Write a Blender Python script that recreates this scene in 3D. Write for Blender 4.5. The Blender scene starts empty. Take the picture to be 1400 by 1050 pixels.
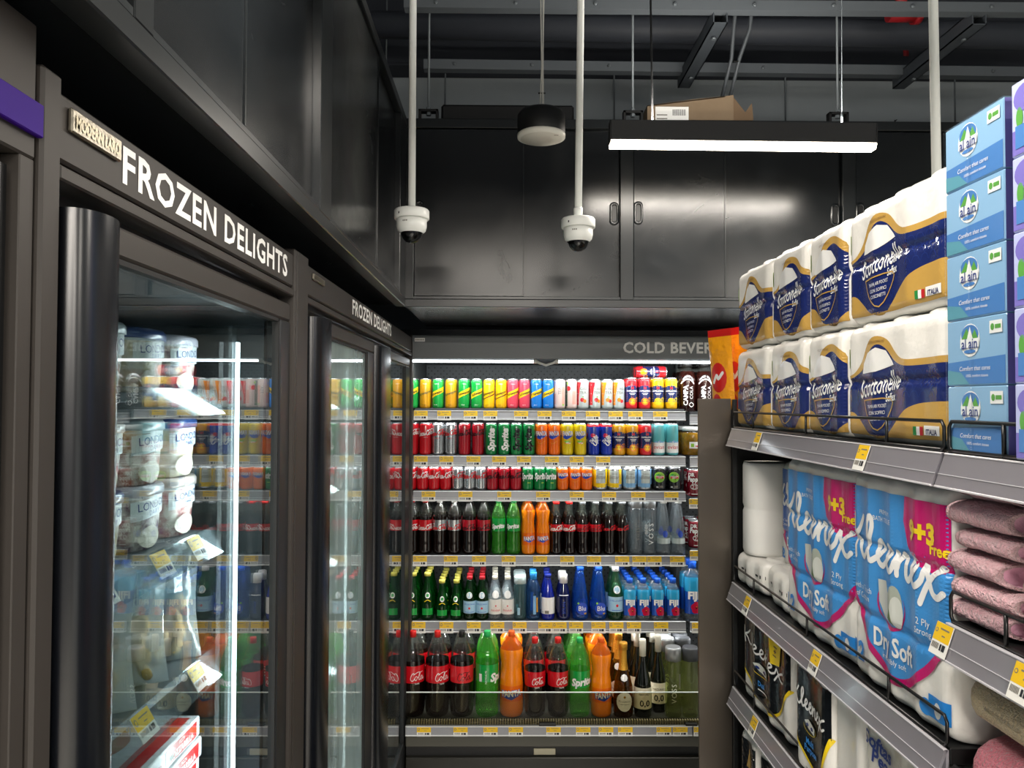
import bpy, bmesh, math, random
from mathutils import Vector, Matrix
from mathutils.geometry import tessellate_polygon

random.seed(7)
scene = bpy.context.scene
COL = scene.collection
PI = math.pi
R = math.radians

# ------------------------------------------------------------------ camera
FPX = 1050.0                      # focal length in pixels of a 1400 x 1050 frame
CAM_LOC = Vector((0.0, 0.0, 1.70))
CAM_ROT = (Matrix.Rotation(R(-0.546), 3, 'Z') @ Matrix.Rotation(R(90 + 1.364), 3, 'X')
           @ Matrix.Rotation(R(0.2), 3, 'Z'))
cam_data = bpy.data.cameras.new('camera')
cam_data.sensor_width = 36.0
cam_data.lens = 36.0 * FPX / 1400.0
cam_data.clip_start = 0.02
cam = bpy.data.objects.new('camera', cam_data)
cam.matrix_world = Matrix.Translation(CAM_LOC) @ CAM_ROT.to_4x4()
COL.objects.link(cam)
scene.camera = cam

# ------------------------------------------------------------------ world, exposure
world = bpy.data.worlds.new('world')
scene.world = world
world.use_nodes = True
world.node_tree.nodes['Background'].inputs[0].default_value = (0.55, 0.62, 0.7, 1)
world.node_tree.nodes['Background'].inputs[1].default_value = 0.12
vs = scene.view_settings
vs.view_transform = 'Standard'
vs.look = 'None'
vs.gamma = 1.0
vs.use_curve_mapping = False
vs.exposure = 0.0
cy = scene.cycles
cy.max_bounces = 10
cy.diffuse_bounces = 3
cy.glossy_bounces = 4
cy.transmission_bounces = 6
cy.transparent_max_bounces = 24
cy.caustics_reflective = False
cy.caustics_refractive = False
cy.sample_clamp_indirect = 4.0


def area_light(name, loc, size, size_y, power, rot=(0, 0, 0), color=(1, .97, .93), parent=None, spread=None):
    l = bpy.data.lights.new(name, 'AREA')
    l.shape = 'RECTANGLE'
    l.size, l.size_y = size, size_y
    l.energy = power
    l.color = color
    if spread:
        l.spread = spread
    o = bpy.data.objects.new(name, l)
    o.location = loc
    if isinstance(rot, Vector):          # aim along rot, long side upright
        z = -rot.normalized()
        x = Vector((0, 0, 1))
        o.rotation_euler = Matrix((x, z.cross(x), z)).transposed().to_euler()
    else:
        o.rotation_euler = rot
    COL.objects.link(o)
    if parent:
        o.parent = parent
    return o


# ------------------------------------------------------------------ measuring the place
def ray(px, py):
    return CAM_ROT @ Vector(((px - 700) / FPX, -(py - 525) / FPX, -1))


def PY(px, py, y):
    """point seen at a pixel of the 1400 x 1050 frame, standing on the plane Y = y"""
    d = ray(px, py)
    return CAM_LOC + d * (y / d.y)


def PX(px, py, x):
    d = ray(px, py)
    return CAM_LOC + d * (x / d.x)


# ------------------------------------------------------------------ materials
MATS = {}


def lin(h):
    h = h.lstrip('#')
    out = []
    for i in (0, 2, 4):
        c = int(h[i:i + 2], 16) / 255
        out.append(c / 12.92 if c <= .04045 else ((c + .055) / 1.055) ** 2.4)
    return (*out, 1)


def mat(name, col='#888888', rough=.5, metal=0., spec=.5, coat=0., emit=None, es=0., bump=None, var=None, sheen=0.):
    """principled material; bump = (scale, strength), var = (second colour, scale, contrast) noise mottling"""
    if name in MATS:
        return MATS[name]
    m = bpy.data.materials.new(name)
    m.use_nodes = True
    nt = m.node_tree
    b = nt.nodes['Principled BSDF']
    b.inputs['Base Color'].default_value = lin(col)
    b.inputs['Roughness'].default_value = rough
    b.inputs['Metallic'].default_value = metal
    b.inputs['Specular IOR Level'].default_value = spec
    b.inputs['Coat Weight'].default_value = coat
    b.inputs['Coat Roughness'].default_value = .12
    if sheen:
        b.inputs['Sheen Weight'].default_value = sheen
    if emit:
        b.inputs['Emission Color'].default_value = lin(emit)
        b.inputs['Emission Strength'].default_value = es
    tc = None
    if bump or var:
        tc = nt.nodes.new('ShaderNodeTexCoord')
    if bump:
        n = nt.nodes.new('ShaderNodeTexNoise')
        n.inputs['Scale'].default_value = bump[0]
        n.inputs['Detail'].default_value = 4
        bp = nt.nodes.new('ShaderNodeBump')
        bp.inputs['Strength'].default_value = bump[1]
        bp.inputs['Distance'].default_value = bump[2] if len(bump) > 2 else .01
        nt.links.new(tc.outputs['Object'], n.inputs['Vector'])
        nt.links.new(n.outputs['Fac'], bp.inputs['Height'])
        nt.links.new(bp.outputs['Normal'], b.inputs['Normal'])
    if var:
        n = nt.nodes.new('ShaderNodeTexNoise')
        n.inputs['Scale'].default_value = var[1]
        n.inputs['Detail'].default_value = 6
        n.inputs['Roughness'].default_value = .62
        r = nt.nodes.new('ShaderNodeValToRGB')
        r.color_ramp.elements[0].position = .5 - var[2]
        r.color_ramp.elements[1].position = .5 + var[2]
        r.color_ramp.elements[0].color = lin(col)
        r.color_ramp.elements[1].color = lin(var[0])
        nt.links.new(tc.outputs['Object'], n.inputs['Vector'])
        nt.links.new(n.outputs['Fac'], r.inputs['Fac'])
        nt.links.new(r.outputs['Color'], b.inputs['Base Color'])
    MATS[name] = m
    return m


def clear(name, tint='#ffffff', ior=1.45, rough=.02, haze=0., hazecol='#ffffff', frost=None):
    """thin clear wall: tinted see-through with a Fresnel reflection and some milky haze"""
    if name in MATS:
        return MATS[name]
    m = bpy.data.materials.new(name)
    m.use_nodes = True
    nt = m.node_tree
    nt.nodes.clear()
    out = nt.nodes.new('ShaderNodeOutputMaterial')
    tr = nt.nodes.new('ShaderNodeBsdfTransparent')
    tr.inputs[0].default_value = lin(tint)
    gl = nt.nodes.new('ShaderNodeBsdfGlossy')
    gl.inputs['Roughness'].default_value = rough
    gl.inputs[0].default_value = (1, 1, 1, 1)
    # Schlick reflection, the same from both sides of the wall
    geo = nt.nodes.new('ShaderNodeNewGeometry')
    dt = nt.nodes.new('ShaderNodeVectorMath'); dt.operation = 'DOT_PRODUCT'
    nt.links.new(geo.outputs['Normal'], dt.inputs[0]); nt.links.new(geo.outputs['Incoming'], dt.inputs[1])
    f0 = ((ior - 1) / (ior + 1)) ** 2
    ab = nt.nodes.new('ShaderNodeMath'); ab.operation = 'ABSOLUTE'
    om = nt.nodes.new('ShaderNodeMath'); om.operation = 'SUBTRACT'; om.inputs[0].default_value = 1.0
    pw = nt.nodes.new('ShaderNodeMath'); pw.operation = 'POWER'; pw.inputs[1].default_value = 5.0
    fr = nt.nodes.new('ShaderNodeMath'); fr.operation = 'MULTIPLY_ADD'
    fr.inputs[1].default_value = 1 - f0; fr.inputs[2].default_value = f0
    nt.links.new(dt.outputs['Value'], ab.inputs[0]); nt.links.new(ab.outputs[0], om.inputs[1])
    nt.links.new(om.outputs[0], pw.inputs[0]); nt.links.new(pw.outputs[0], fr.inputs[0])
    mx = nt.nodes.new('ShaderNodeMixShader')
    base = tr.outputs[0]
    if haze or frost:
        df = nt.nodes.new('ShaderNodeBsdfDiffuse')
        df.inputs[0].default_value = lin(hazecol)
        tl = nt.nodes.new('ShaderNodeBsdfTranslucent')
        tl.inputs[0].default_value = lin(hazecol)
        m1 = nt.nodes.new('ShaderNodeMixShader')
        m1.inputs[0].default_value = .5
        nt.links.new(df.outputs[0], m1.inputs[1])
        nt.links.new(tl.outputs[0], m1.inputs[2])
        m2 = nt.nodes.new('ShaderNodeMixShader')
        m2.inputs[0].default_value = haze
        nt.links.new(base, m2.inputs[1])
        nt.links.new(m1.outputs[0], m2.inputs[2])
        base = m2.outputs[0]
        if frost:
            tc = nt.nodes.new('ShaderNodeTexCoord')
            mp = nt.nodes.new('ShaderNodeMapping')
            mp.inputs['Scale'].default_value = frost[2]
            n = nt.nodes.new('ShaderNodeTexNoise')
            n.inputs['Scale'].default_value = 1
            n.inputs['Detail'].default_value = 5
            mr = nt.nodes.new('ShaderNodeMapRange')
            mr.inputs['From Min'].default_value = .35
            mr.inputs['From Max'].default_value = .65
            mr.inputs['To Min'].default_value = frost[0]
            mr.inputs['To Max'].default_value = frost[1]
            nt.links.new(tc.outputs['Object'], mp.inputs[0])
            nt.links.new(mp.outputs[0], n.inputs['Vector'])
            nt.links.new(n.outputs['Fac'], mr.inputs['Value'])
            nt.links.new(mr.outputs[0], m2.inputs[0])
    nt.links.new(fr.outputs[0], mx.inputs[0])
    nt.links.new(base, mx.inputs[1])
    nt.links.new(gl.outputs[0], mx.inputs[2])
    nt.links.new(mx.outputs[0], out.inputs[0])
    MATS[name] = m
    return m


def emis(name, col, s):
    return mat(name, '#ffffff', .5, emit=col, es=s)


# ------------------------------------------------------------------ mesh helpers
class MB:
    """collects shapes; build() links them as one mesh object"""

    def __init__(self):
        self.v, self.f, self.m, self.s, self.mats = [], [], [], [], []

    def mi(self, m):
        if m not in self.mats:
            self.mats.append(m)
        return self.mats.index(m)

    def add(self, verts, faces, m, smooth=False):
        b = len(self.v)
        self.v += [tuple(p) for p in verts]
        k = self.mi(m)
        for f in faces:
            self.f.append(tuple(b + i for i in f))
            self.m.append(k)
            self.s.append(smooth)
        return self

    def box(self, x0, x1, y0, y1, z0, z1, m, c=0.0):
        x0, x1 = sorted((x0, x1)); y0, y1 = sorted((y0, y1)); z0, z1 = sorted((z0, z1))
        c = min(c, (x1 - x0) * .45, (y1 - y0) * .45, (z1 - z0) * .45)
        if c <= 0:
            v = [(x, y, z) for x in (x0, x1) for y in (y0, y1) for z in (z0, z1)]
            f = [(0, 1, 3, 2), (4, 6, 7, 5), (0, 4, 5, 1), (2, 3, 7, 6), (0, 2, 6, 4), (1, 5, 7, 3)]
            return self.add(v, f, m)
        v, idx = [], {}
        X, Y, Z = (x0, x1), (y0, y1), (z0, z1)
        for i in (0, 1):
            for j in (0, 1):
                for k in (0, 1):
                    sx, sy, sz = (1, -1)[i], (1, -1)[j], (1, -1)[k]
                    for a in range(3):
                        p = [X[i] + sx * c, Y[j] + sy * c, Z[k] + sz * c]
                        p[a] = (X[i], Y[j], Z[k])[a]
                        idx[i, j, k, a] = len(v)
                        v.append(p)
        f = []
        for a in range(3):
            o = [q for q in range(3) if q != a]
            for e in (0, 1):
                q = []
                for (s, t) in ((0, 0), (1, 0), (1, 1), (0, 1)):
                    key = [0, 0, 0]; key[a] = e; key[o[0]] = s; key[o[1]] = t
                    q.append(idx[(*key, a)])
                f.append(q)
        for a in range(3):       # edges along axis a
            o = [q for q in range(3) if q != a]
            for s in (0, 1):
                for t in (0, 1):
                    k0 = [0, 0, 0]; k0[o[0]] = s; k0[o[1]] = t
                    k1 = list(k0); k1[a] = 1
                    f.append([idx[(*k0, o[0])], idx[(*k1, o[0])], idx[(*k1, o[1])], idx[(*k0, o[1])]])
        for i in (0, 1):
            for j in (0, 1):
                for k in (0, 1):
                    f.append([idx[i, j, k, 0], idx[i, j, k, 1], idx[i, j, k, 2]])
        return self.add(v, f, m)

    def lathe(self, prof, m, seg=20, smooth=True, c=(0, 0), cap0=True, cap1=True, sq=0., mats=None, petal=0):
        """prof = [(r, z)]; mats = [(z limit, material)]; sq squares the section"""
        n = len(prof)
        b = len(self.v)
        for (r, z) in prof:
            for i in range(seg):
                a = 2 * PI * i / seg
                ca, sa = math.cos(a), math.sin(a)
                k = 1.0
                if sq:
                    e = 2 + sq
                    k = (abs(ca) ** e + abs(sa) ** e) ** (-1 / e)
                self.v.append((c[0] + r * k * ca, c[1] + r * k * sa, z))
        for j in range(n - 1):
            mm = m
            if mats:
                zm = (prof[j][1] + prof[j + 1][1]) / 2
                for (zl, q) in mats:
                    if zm <= zl:
                        mm = q
                        break
            k = self.mi(mm)
            for i in range(seg):
                i2 = (i + 1) % seg
                self.f.append((b + j * seg + i, b + j * seg + i2, b + (j + 1) * seg + i2, b + (j + 1) * seg + i))
                self.m.append(k)
                self.s.append(smooth)
        if cap0:
            self.f.append(tuple(b + i for i in reversed(range(seg))))
            self.m.append(self.mi(mats[0][1] if mats else m)); self.s.append(False)
        if cap1:
            self.f.append(tuple(b + (n - 1) * seg + i for i in range(seg)))
            self.m.append(self.mi(mats[-1][1] if mats else m)); self.s.append(False)
        return self

    def tube(self, pts, r, m, seg=8, closed=False):
        pts = [Vector(p) for p in pts]
        n = len(pts)
        b = len(self.v)
        up = None
        for i, p in enumerate(pts):
            if closed:
                t = pts[(i + 1) % n] - pts[i - 1]
            else:
                t = pts[min(i + 1, n - 1)] - pts[max(i - 1, 0)]
            t.normalize()
            if up is None:
                up = Vector((0, 0, 1)) if abs(t.z) < .9 else Vector((1, 0, 0))
            x = t.cross(up).normalized()
            up = x.cross(t).normalized()
            rr = r[i] if isinstance(r, (list, tuple)) else r
            for k in range(seg):
                a = 2 * PI * k / seg
                self.v.append(tuple(p + x * (rr * math.cos(a)) + up * (rr * math.sin(a))))
        k = self.mi(m)
        rng = n if closed else n - 1
        for i in range(rng):
            for q in range(seg):
                q2 = (q + 1) % seg
                i2 = (i + 1) % n
                self.f.append((b + i * seg + q, b + i * seg + q2, b + i2 * seg + q2, b + i2 * seg + q))
                self.m.append(k); self.s.append(True)
        if not closed:
            self.f.append(tuple(b + q for q in reversed(range(seg)))); self.m.append(k); self.s.append(False)
            self.f.append(tuple(b + (n - 1) * seg + q for q in range(seg))); self.m.append(k); self.s.append(False)
        return self

    def prism(self, poly, axis, a0, a1, m, smooth=False):
        """poly of 2D points extruded along axis 'x' | 'y' | 'z' from a0 to a1"""
        def p3(p, a):
            return {'x': (a, p[0], p[1]), 'y': (p[0], a, p[1]), 'z': (p[0], p[1], a)}[axis]
        n = len(poly)
        v = [p3(p, a0) for p in poly] + [p3(p, a1) for p in poly]
        f = [(i, (i + 1) % n, n + (i + 1) % n, n + i) for i in range(n)]
        self.add(v, f, m, smooth)
        return self.add(v, [tuple(reversed(range(n))), tuple(range(n, 2 * n))], m)

    def xf(self, M, start=0):
        for i in range(start, len(self.v)):
            self.v[i] = tuple(M @ Vector(self.v[i]))
        return self

    def mesh(self, name):
        me = bpy.data.meshes.new(name)
        me.from_pydata(self.v, [], self.f)
        for q in self.mats:
            me.materials.append(q)
        me.polygons.foreach_set('material_index', self.m)
        me.polygons.foreach_set('use_smooth', self.s)
        me.update()
        bm = bmesh.new(); bm.from_mesh(me)
        bmesh.ops.recalc_face_normals(bm, faces=bm.faces)
        bm.to_mesh(me); bm.free()
        return me

    def build(self, name, parent=None, loc=None, rotz=None):
        return link(name, self.mesh(name), parent, loc, rotz)


def link(name, me, parent=None, loc=None, rotz=None):
    o = bpy.data.objects.new(name, me)
    COL.objects.link(o)
    if parent:
        o.parent = parent
    if loc is not None:
        o.location = loc
    if rotz is not None:
        o.rotation_euler = (0, 0, rotz)
    return o


def tag(o, label, cat, group=None):
    o['label'] = label
    o['category'] = cat
    if group:
        o['group'] = group
    return o


def structure(o, label=None):
    o['kind'] = 'structure'
    if label:
        o['label'] = label
    return o


def empty(name, loc, label, cat, group=None, rotz=0):
    o = bpy.data.objects.new(name, None)
    o.empty_display_size = .05
    o.location = loc
    o.rotation_euler = (0, 0, rotz)
    COL.objects.link(o)
    return tag(o, label, cat, group)


# ------------------------------------------------------------------ flat print laid over a surface
TXT = {}


def text_tris(s, bold=0., shear=0., spacing=1.):
    key = (s, bold, shear, spacing)
    if key in TXT:
        return TXT[key]
    cu = bpy.data.curves.new('lettering_source', 'FONT')
    cu.body = s
    cu.size = 1
    cu.resolution_u = 2
    cu.offset = bold
    cu.shear = shear
    cu.space_character = spacing
    cu.align_x = 'CENTER'
    o = bpy.data.objects.new('lettering_source', cu)
    COL.objects.link(o)
    bpy.context.view_layer.update()
    dg = bpy.context.evaluated_depsgraph_get()
    me = bpy.data.meshes.new_from_object(o.evaluated_get(dg))
    me.calc_loop_triangles()
    vs_ = [(v.co.x, v.co.y) for v in me.vertices]
    tris = [tuple(vs_[i] for i in t.vertices) for t in me.loop_triangles]
    bpy.data.objects.remove(o)
    bpy.data.meshes.remove(me)
    bpy.data.curves.remove(cu)
    if vs_:
        ys = [p[1] for p in vs_]; xs = [p[0] for p in vs_]
        cap = .73
        cx = (min(xs) + max(xs)) / 2
        w = (max(xs) - min(xs)) / cap
        tris = [tuple(((x - cx) / cap, y / cap - .5) for (x, y) in t) for t in tris]
    else:
        w = 0
    TXT[key] = (tris, w)
    return TXT[key]


def spline(pts, n=5):
    out = []
    P = [pts[0]] + list(pts) + [pts[-1]]
    for i in range(1, len(P) - 2):
        p0, p1, p2, p3 = P[i - 1], P[i], P[i + 1], P[i + 2]
        for k in range(n):
            t = k / n
            q = []
            for a in (0, 1):
                q.append(.5 * (2 * p1[a] + (p2[a] - p0[a]) * t + (2 * p0[a] - 5 * p1[a] + 4 * p2[a] - p3[a]) * t * t
                               + (3 * p1[a] - p0[a] - 3 * p2[a] + p3[a]) * t ** 3))
            out.append(tuple(q))
    out.append(tuple(pts[-1]))
    return out


SCRIPTS = {
    'Kleenex': [[(0, 2.5), (.1, 1.3), (.3, .1)],
                [(1.0, 2.5), (.55, 1.65), (.25, 1.3), (.6, 1.0), (.95, .4), (1.3, .3), (1.7, 1.0), (2.02, 2.2), (1.85, 2.75), (1.63, 2.3),
                 (1.7, 1.0), (1.95, .32), (2.3, .5), (2.75, .95), (2.95, 1.35), (2.7, 1.6), (2.45, 1.1), (2.6, .45), (2.95, .3), (3.3, .6),
                 (3.7, 1.0), (3.87, 1.35), (3.62, 1.6), (3.4, 1.1), (3.5, .45), (3.85, .3), (4.12, .7), (4.3, 1.45)],
                [(4.3, 1.45), (4.38, .3)],
                [(4.4, .7), (4.5, 1.1), (4.78, 1.5), (4.98, 1.2), (5.02, .5), (5.22, .3), (5.5, .6), (5.85, 1.0), (6.02, 1.35), (5.77, 1.6),
                 (5.55, 1.1), (5.65, .45), (6.0, .3), (6.4, .75), (6.55, 1.5), (6.8, 1.0), (7.1, .35), (7.5, .25), (7.8, .55)],
                [(7.75, 1.75), (7.2, 1.3), (6.75, .6), (6.4, -.4)]],
    'Cola': [[(1.5, 2.3), (1.3, 2.75), (.8, 2.5), (.25, 1.6), (.1, .7), (.5, .1), (1.1, .35), (1.5, .9)],
             [(1.2, 2.2), (1.9, 2.55), (2.8, 2.95), (3.9, 2.75), (4.7, 2.9)],
             [(2.1, 1.6), (1.65, 1.2), (1.55, .5), (1.9, .15), (2.3, .6), (2.45, 1.3), (2.1, 1.6)],
             [(2.45, 1.2), (3.0, 1.3), (3.5, 2.2), (3.5, 2.65), (3.2, 2.1), (3.0, .9), (3.1, .2), (3.5, .5)],
             [(4.5, 1.4), (4.0, 1.5), (3.65, .9), (3.75, .2), (4.2, .4), (4.5, 1.4), (4.5, .5), (4.8, .2), (5.2, .7)]],
    'Coca-Cola': [],
}
_c = SCRIPTS['Cola']
_coca = [_c[0], _c[2],
         [(3.5, 1.4), (3.2, 1.6), (2.8, 1.0), (2.8, .3), (3.2, .15), (3.6, .6)],
         [(x + .0, y) for (x, y) in [(4.6, 1.4), (4.1, 1.5), (3.75, .9), (3.85, .2), (4.3, .4), (4.6, 1.4), (4.6, .5), (4.9, .2), (5.2, .6)]],
         [(5.3, .95), (5.8, .95)]]
SCRIPTS['Coca-Cola'] = _coca + [[(x + 5.9, y) for (x, y) in s_] for s_ in _c]


class Decal:
    """flat print, triangles in (u, v) metres, laid on a surface by mapf(u, v, off)"""

    def __init__(self, mapf, maxlen=.02, base=.0004, step=.00025):
        self.mapf, self.maxlen, self.base, self.step = mapf, maxlen, base, step
        self.mb = MB()

    def tri(self, a, b, c, m, layer):
        la = (a[0] - b[0]) ** 2 + (a[1] - b[1]) ** 2
        lb = (b[0] - c[0]) ** 2 + (b[1] - c[1]) ** 2
        lc = (c[0] - a[0]) ** 2 + (c[1] - a[1]) ** 2
        if max(la, lb, lc) > self.maxlen ** 2:
            if la >= lb and la >= lc:
                p = ((a[0] + b[0]) / 2, (a[1] + b[1]) / 2)
                self.tri(a, p, c, m, layer); self.tri(p, b, c, m, layer)
            elif lb >= lc:
                p = ((b[0] + c[0]) / 2, (b[1] + c[1]) / 2)
                self.tri(a, b, p, m, layer); self.tri(a, p, c, m, layer)
            else:
                p = ((c[0] + a[0]) / 2, (c[1] + a[1]) / 2)
                self.tri(a, b, p, m, layer); self.tri(p, b, c, m, layer)
            return
        off = self.base + self.step * layer
        self.mb.add([self.mapf(p[0], p[1], off) for p in (a, b, c)], [(0, 1, 2)], m, True)

    def poly(self, pts, m, layer=0):
        for t in tessellate_polygon([[Vector((p[0], p[1], 0)) for p in pts]]):
            self.tri(*(pts[i] for i in t), m, layer)
        return self

    def rect(self, x0, x1, y0, y1, m, layer=0):
        return self.poly([(x0, y0), (x1, y0), (x1, y1), (x0, y1)], m, layer)

    def ell(self, cx, cy_, rx, ry, m, layer=0, n=18, a0=0, a1=360):
        pts = [(cx + rx * math.cos(R(a0 + (a1 - a0) * i / n)), cy_ + ry * math.sin(R(a0 + (a1 - a0) * i / n))) for i in range(n if a1 - a0 >= 360 else n + 1)]
        return self.poly(pts, m, layer)

    def text(self, s, x, y, h, m, layer=3, rot=0, shear=0., bold=0., xs=1., maxw=None, spacing=1.):
        tris, w = text_tris(s, bold, shear, spacing)
        k = xs
        if maxw and w * h * xs > maxw:
            k = maxw / (w * h)
        ca, sa = math.cos(R(rot)), math.sin(R(rot))

        def tf(p):
            px, py = p[0] * h * k, p[1] * h
            return (x + px * ca - py * sa, y + px * sa + py * ca)
        for t in tris:
            self.tri(*(tf(p) for p in t), m, layer)
        return self

    def stroke(self, pts, w, m, layer=3, n=5, smooth=True):
        p = spline(pts, n) if smooth and len(pts) > 2 else list(pts)
        L, Rr = [], []
        for i in range(len(p)):
            a, b = p[max(i - 1, 0)], p[min(i + 1, len(p) - 1)]
            dx, dy = b[0] - a[0], b[1] - a[1]
            l = math.hypot(dx, dy) or 1
            nx, ny = -dy / l * w / 2, dx / l * w / 2
            L.append((p[i][0] + nx, p[i][1] + ny)); Rr.append((p[i][0] - nx, p[i][1] - ny))
        for i in range(len(p) - 1):
            self.tri(L[i], Rr[i], Rr[i + 1], m, layer); self.tri(L[i], Rr[i + 1], L[i + 1], m, layer)
        for e, q in ((p[0], 0), (p[-1], 1)):
            self.ell(e[0], e[1], w / 2, w / 2, m, layer, n=8)
        return self

    def script(self, word, x, y, h, m, w=.2, layer=3, rot=0, xs=1., n=3):
        S = SCRIPTS[word]
        xmx = max(p[0] for s in S for p in s)
        k = h / 2.6
        ca, sa = math.cos(R(rot)), math.sin(R(rot))
        for s in S:
            q = []
            for (a, b) in s:
                px, py = (a - xmx / 2) * k * xs, (b - 1.3) * k
                q.append((x + px * ca - py * sa, y + px * sa + py * ca))
            self.stroke(q, w * k, m, layer, n=n)
        return self

    def mesh(self, name):
        me = bpy.data.meshes.new(name)
        me.from_pydata(self.mb.v, [], self.mb.f)
        for q in self.mb.mats:
            me.materials.append(q)
        me.polygons.foreach_set('material_index', self.mb.m)
        me.polygons.foreach_set('use_smooth', self.mb.s)
        me.update()
        return me


def cylmap(r):
    def f(u, v, off):
        a = u / r
        return ((r + off) * math.sin(a), -(r + off) * math.cos(a), v)
    return f


def profmap(prof, rmul=1.):
    """wraps on a lathe profile"""
    def rad(z):
        for (a, b) in zip(prof, prof[1:]):
            if a[1] <= z <= b[1] and b[1] > a[1]:
                t = (z - a[1]) / (b[1] - a[1])
                return a[0] + (b[0] - a[0]) * t
        return prof[0][0]
    r0 = max(p[0] for p in prof)

    def f(u, v, off):
        r = rad(v) + off
        a = u / r0
        return (r * math.sin(a), -r * math.cos(a), v)
    return f


def flatmap(y):
    return lambda u, v, off: (u, y - off, v)


def sqmap(r, sq):
    e = 2 + sq

    def f(u, v, off):
        a = u / r - PI / 2
        ca, sa = math.cos(a), math.sin(a)
        k = (abs(ca) ** e + abs(sa) ** e) ** (-1 / e)
        return ((r * k + off) * ca, (r * k + off) * sa, v)
    return f


ORD = ['first', 'second', 'third', 'fourth', 'fifth', 'sixth', 'seventh', 'eighth', 'ninth', 'tenth', 'eleventh', 'twelfth',
       'thirteenth', 'fourteenth', 'fifteenth', 'sixteenth', 'seventeenth', 'eighteenth', 'nineteenth', 'twentieth',
       'twenty-first', 'twenty-second', 'twenty-third', 'twenty-fourth', 'twenty-fifth', 'twenty-sixth']

KINDS = {}


def kind(key, name, cat, desc, parts):
    """parts = [(part name, mesh)], the first is the thing itself"""
    KINDS[key] = (name, cat, desc, parts)


def place(key, loc, label, group=None, rotz=0, scale=1., tilt=None):
    name, cat, desc, parts = KINDS[key]
    o = link(name, parts[0][1])
    o.location = loc
    o.rotation_euler = tilt if tilt else (0, 0, rotz)
    o.scale = (scale,) * 3
    tag(o, label, cat, group)
    for (pn, me) in parts[1:]:
        link(pn, me, o)
    return o

# ================================================================== shared materials
M_CAB = mat('black cabinet steel', '#0c0e0f', .23, 0., .5, bump=(3.2, .03, .02), var=('#13171a', 3.5, .3))
M_CABF = mat('black cabinet frame', '#111416', .3, 0., .5, var=('#191d1f', 5, .3))
_nt = M_CAB.node_tree                     # wiped and scuffed patches of the lacquer
_tc, _n, _mr = _nt.nodes.new('ShaderNodeTexCoord'), _nt.nodes.new('ShaderNodeTexNoise'), _nt.nodes.new('ShaderNodeMapRange')
_n.inputs['Scale'].default_value = 4.5
_n.inputs['Detail'].default_value = 5
_n.inputs['Roughness'].default_value = .68
_n.inputs['Distortion'].default_value = 1.2
_mr.inputs['From Min'].default_value, _mr.inputs['From Max'].default_value = .35, .68
_mr.inputs['To Min'].default_value, _mr.inputs['To Max'].default_value = .215, .275
_nt.links.new(_tc.outputs['Object'], _n.inputs['Vector'])
_nt.links.new(_n.outputs['Fac'], _mr.inputs['Value'])
_nt.links.new(_mr.outputs[0], _nt.nodes['Principled BSDF'].inputs['Roughness'])
M_BLACK = mat('matt black', '#0b0c0d', .5)
M_DARK = mat('charcoal powder coat', '#2b2825', .48, 0., .4, var=('#322e2b', 6, .35))
M_DARK2 = mat('charcoal cool coat', '#181a1c', .42)
M_HANDLE = mat('black door extrusion', '#090c11', .25)
M_STEEL = mat('galvanised steel', '#6d7478', .45, .3)
M_CHROME = mat('chrome badge', '#8f897c', .32, .9, bump=(90, .35, .003))
M_WHITE = mat('white print', '#f2f2ee', .55)
M_WPAINT = mat('white camera plastic', '#f1f4f0', .42)
M_WALL = mat('grey wall paint', '#a9b0b3', .8, var=('#9ca4a8', 2.5, .3))
M_CEIL = mat('dark ceiling paint', '#363a42', .85, var=('#2e323a', 2, .3))
M_COOL = mat('cooler grey enamel', '#7a8184', .4, var=('#868d90', 4, .35))
M_COOLD = mat('cooler dark enamel', '#4a4d4d', .5)
M_LINER = mat('freezer liner', '#565c60', .45)
M_RAIL = mat('grey price rail', '#8d8f94', .32, var=('#98999d', 20, .3))
M_RAILW = mat('price rail lip', '#d9dbda', .35)
M_YEL = mat('yellow price ticket', '#e8bd1c', .5)
M_TAGW = mat('white price ticket', '#e9e8e2', .5)
M_INK = mat('dark print', '#22242a', .6)
M_GREYINK = mat('grey print', '#77736a', .6)

# ================================================================== room shell
FLOOR_Z = 0.0
MB().box(-1.6, 4.0, -4.2, 4.6, -.1, 0, mat('polished grey floor', '#b4b1aa', .25, var=('#bebbb4', 3, .3))).build('floor')
structure(bpy.data.objects['floor'], 'grey polished floor below the displays')
CEIL_Z = 4.15
structure(MB().box(-1.7, 4.1, -4.2, 4.8, CEIL_Z, CEIL_Z + .1, M_CEIL).build('ceiling'), 'dark painted ceiling slab above the shop')
structure(MB().box(-1.7, 4.1, 4.5, 4.6, 0, CEIL_Z, M_WALL).build('wall_back'), 'grey wall behind the beverage cooler')
structure(MB().box(-1.7, -1.6, -4.2, 4.5, 0, CEIL_Z, M_WALL).build('wall_left'), 'grey wall behind the freezers')
structure(MB().box(4.0, 4.1, -4.2, 4.5, 0, CEIL_Z, M_WALL).build('wall_right'), 'grey wall beyond the paper goods aisle')
structure(MB().box(-1.7, 4.1, -4.3, -4.2, 0, CEIL_Z, M_CEIL).build('wall_front'), 'grey wall behind the photographer')

# ------------------------------------------------------------------ ceiling works
Z0 = 1.70
def dark_beam(y0, y1, z0, z1, lab):
    o = MB().box(-1.6, 4.0, y0, y1, z0, z1, M_CEIL, .01).build('ceiling_beam')
    tag(o, lab, 'beam', 'concrete beams under the ceiling')
structure(MB().box(-1.6, 4.0, 3.62, 3.7, 2.62, CEIL_Z, M_WALL).build('wall_bulkhead'), 'grey bulkhead wall above the black cabinets')
dark_beam(3.46, 3.615, 3.235, CEIL_Z, 'dark concrete beam behind the lower steel channel')
dark_beam(2.95, 3.2, 3.62, CEIL_Z, 'dark concrete beam above the upper steel channel')

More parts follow.
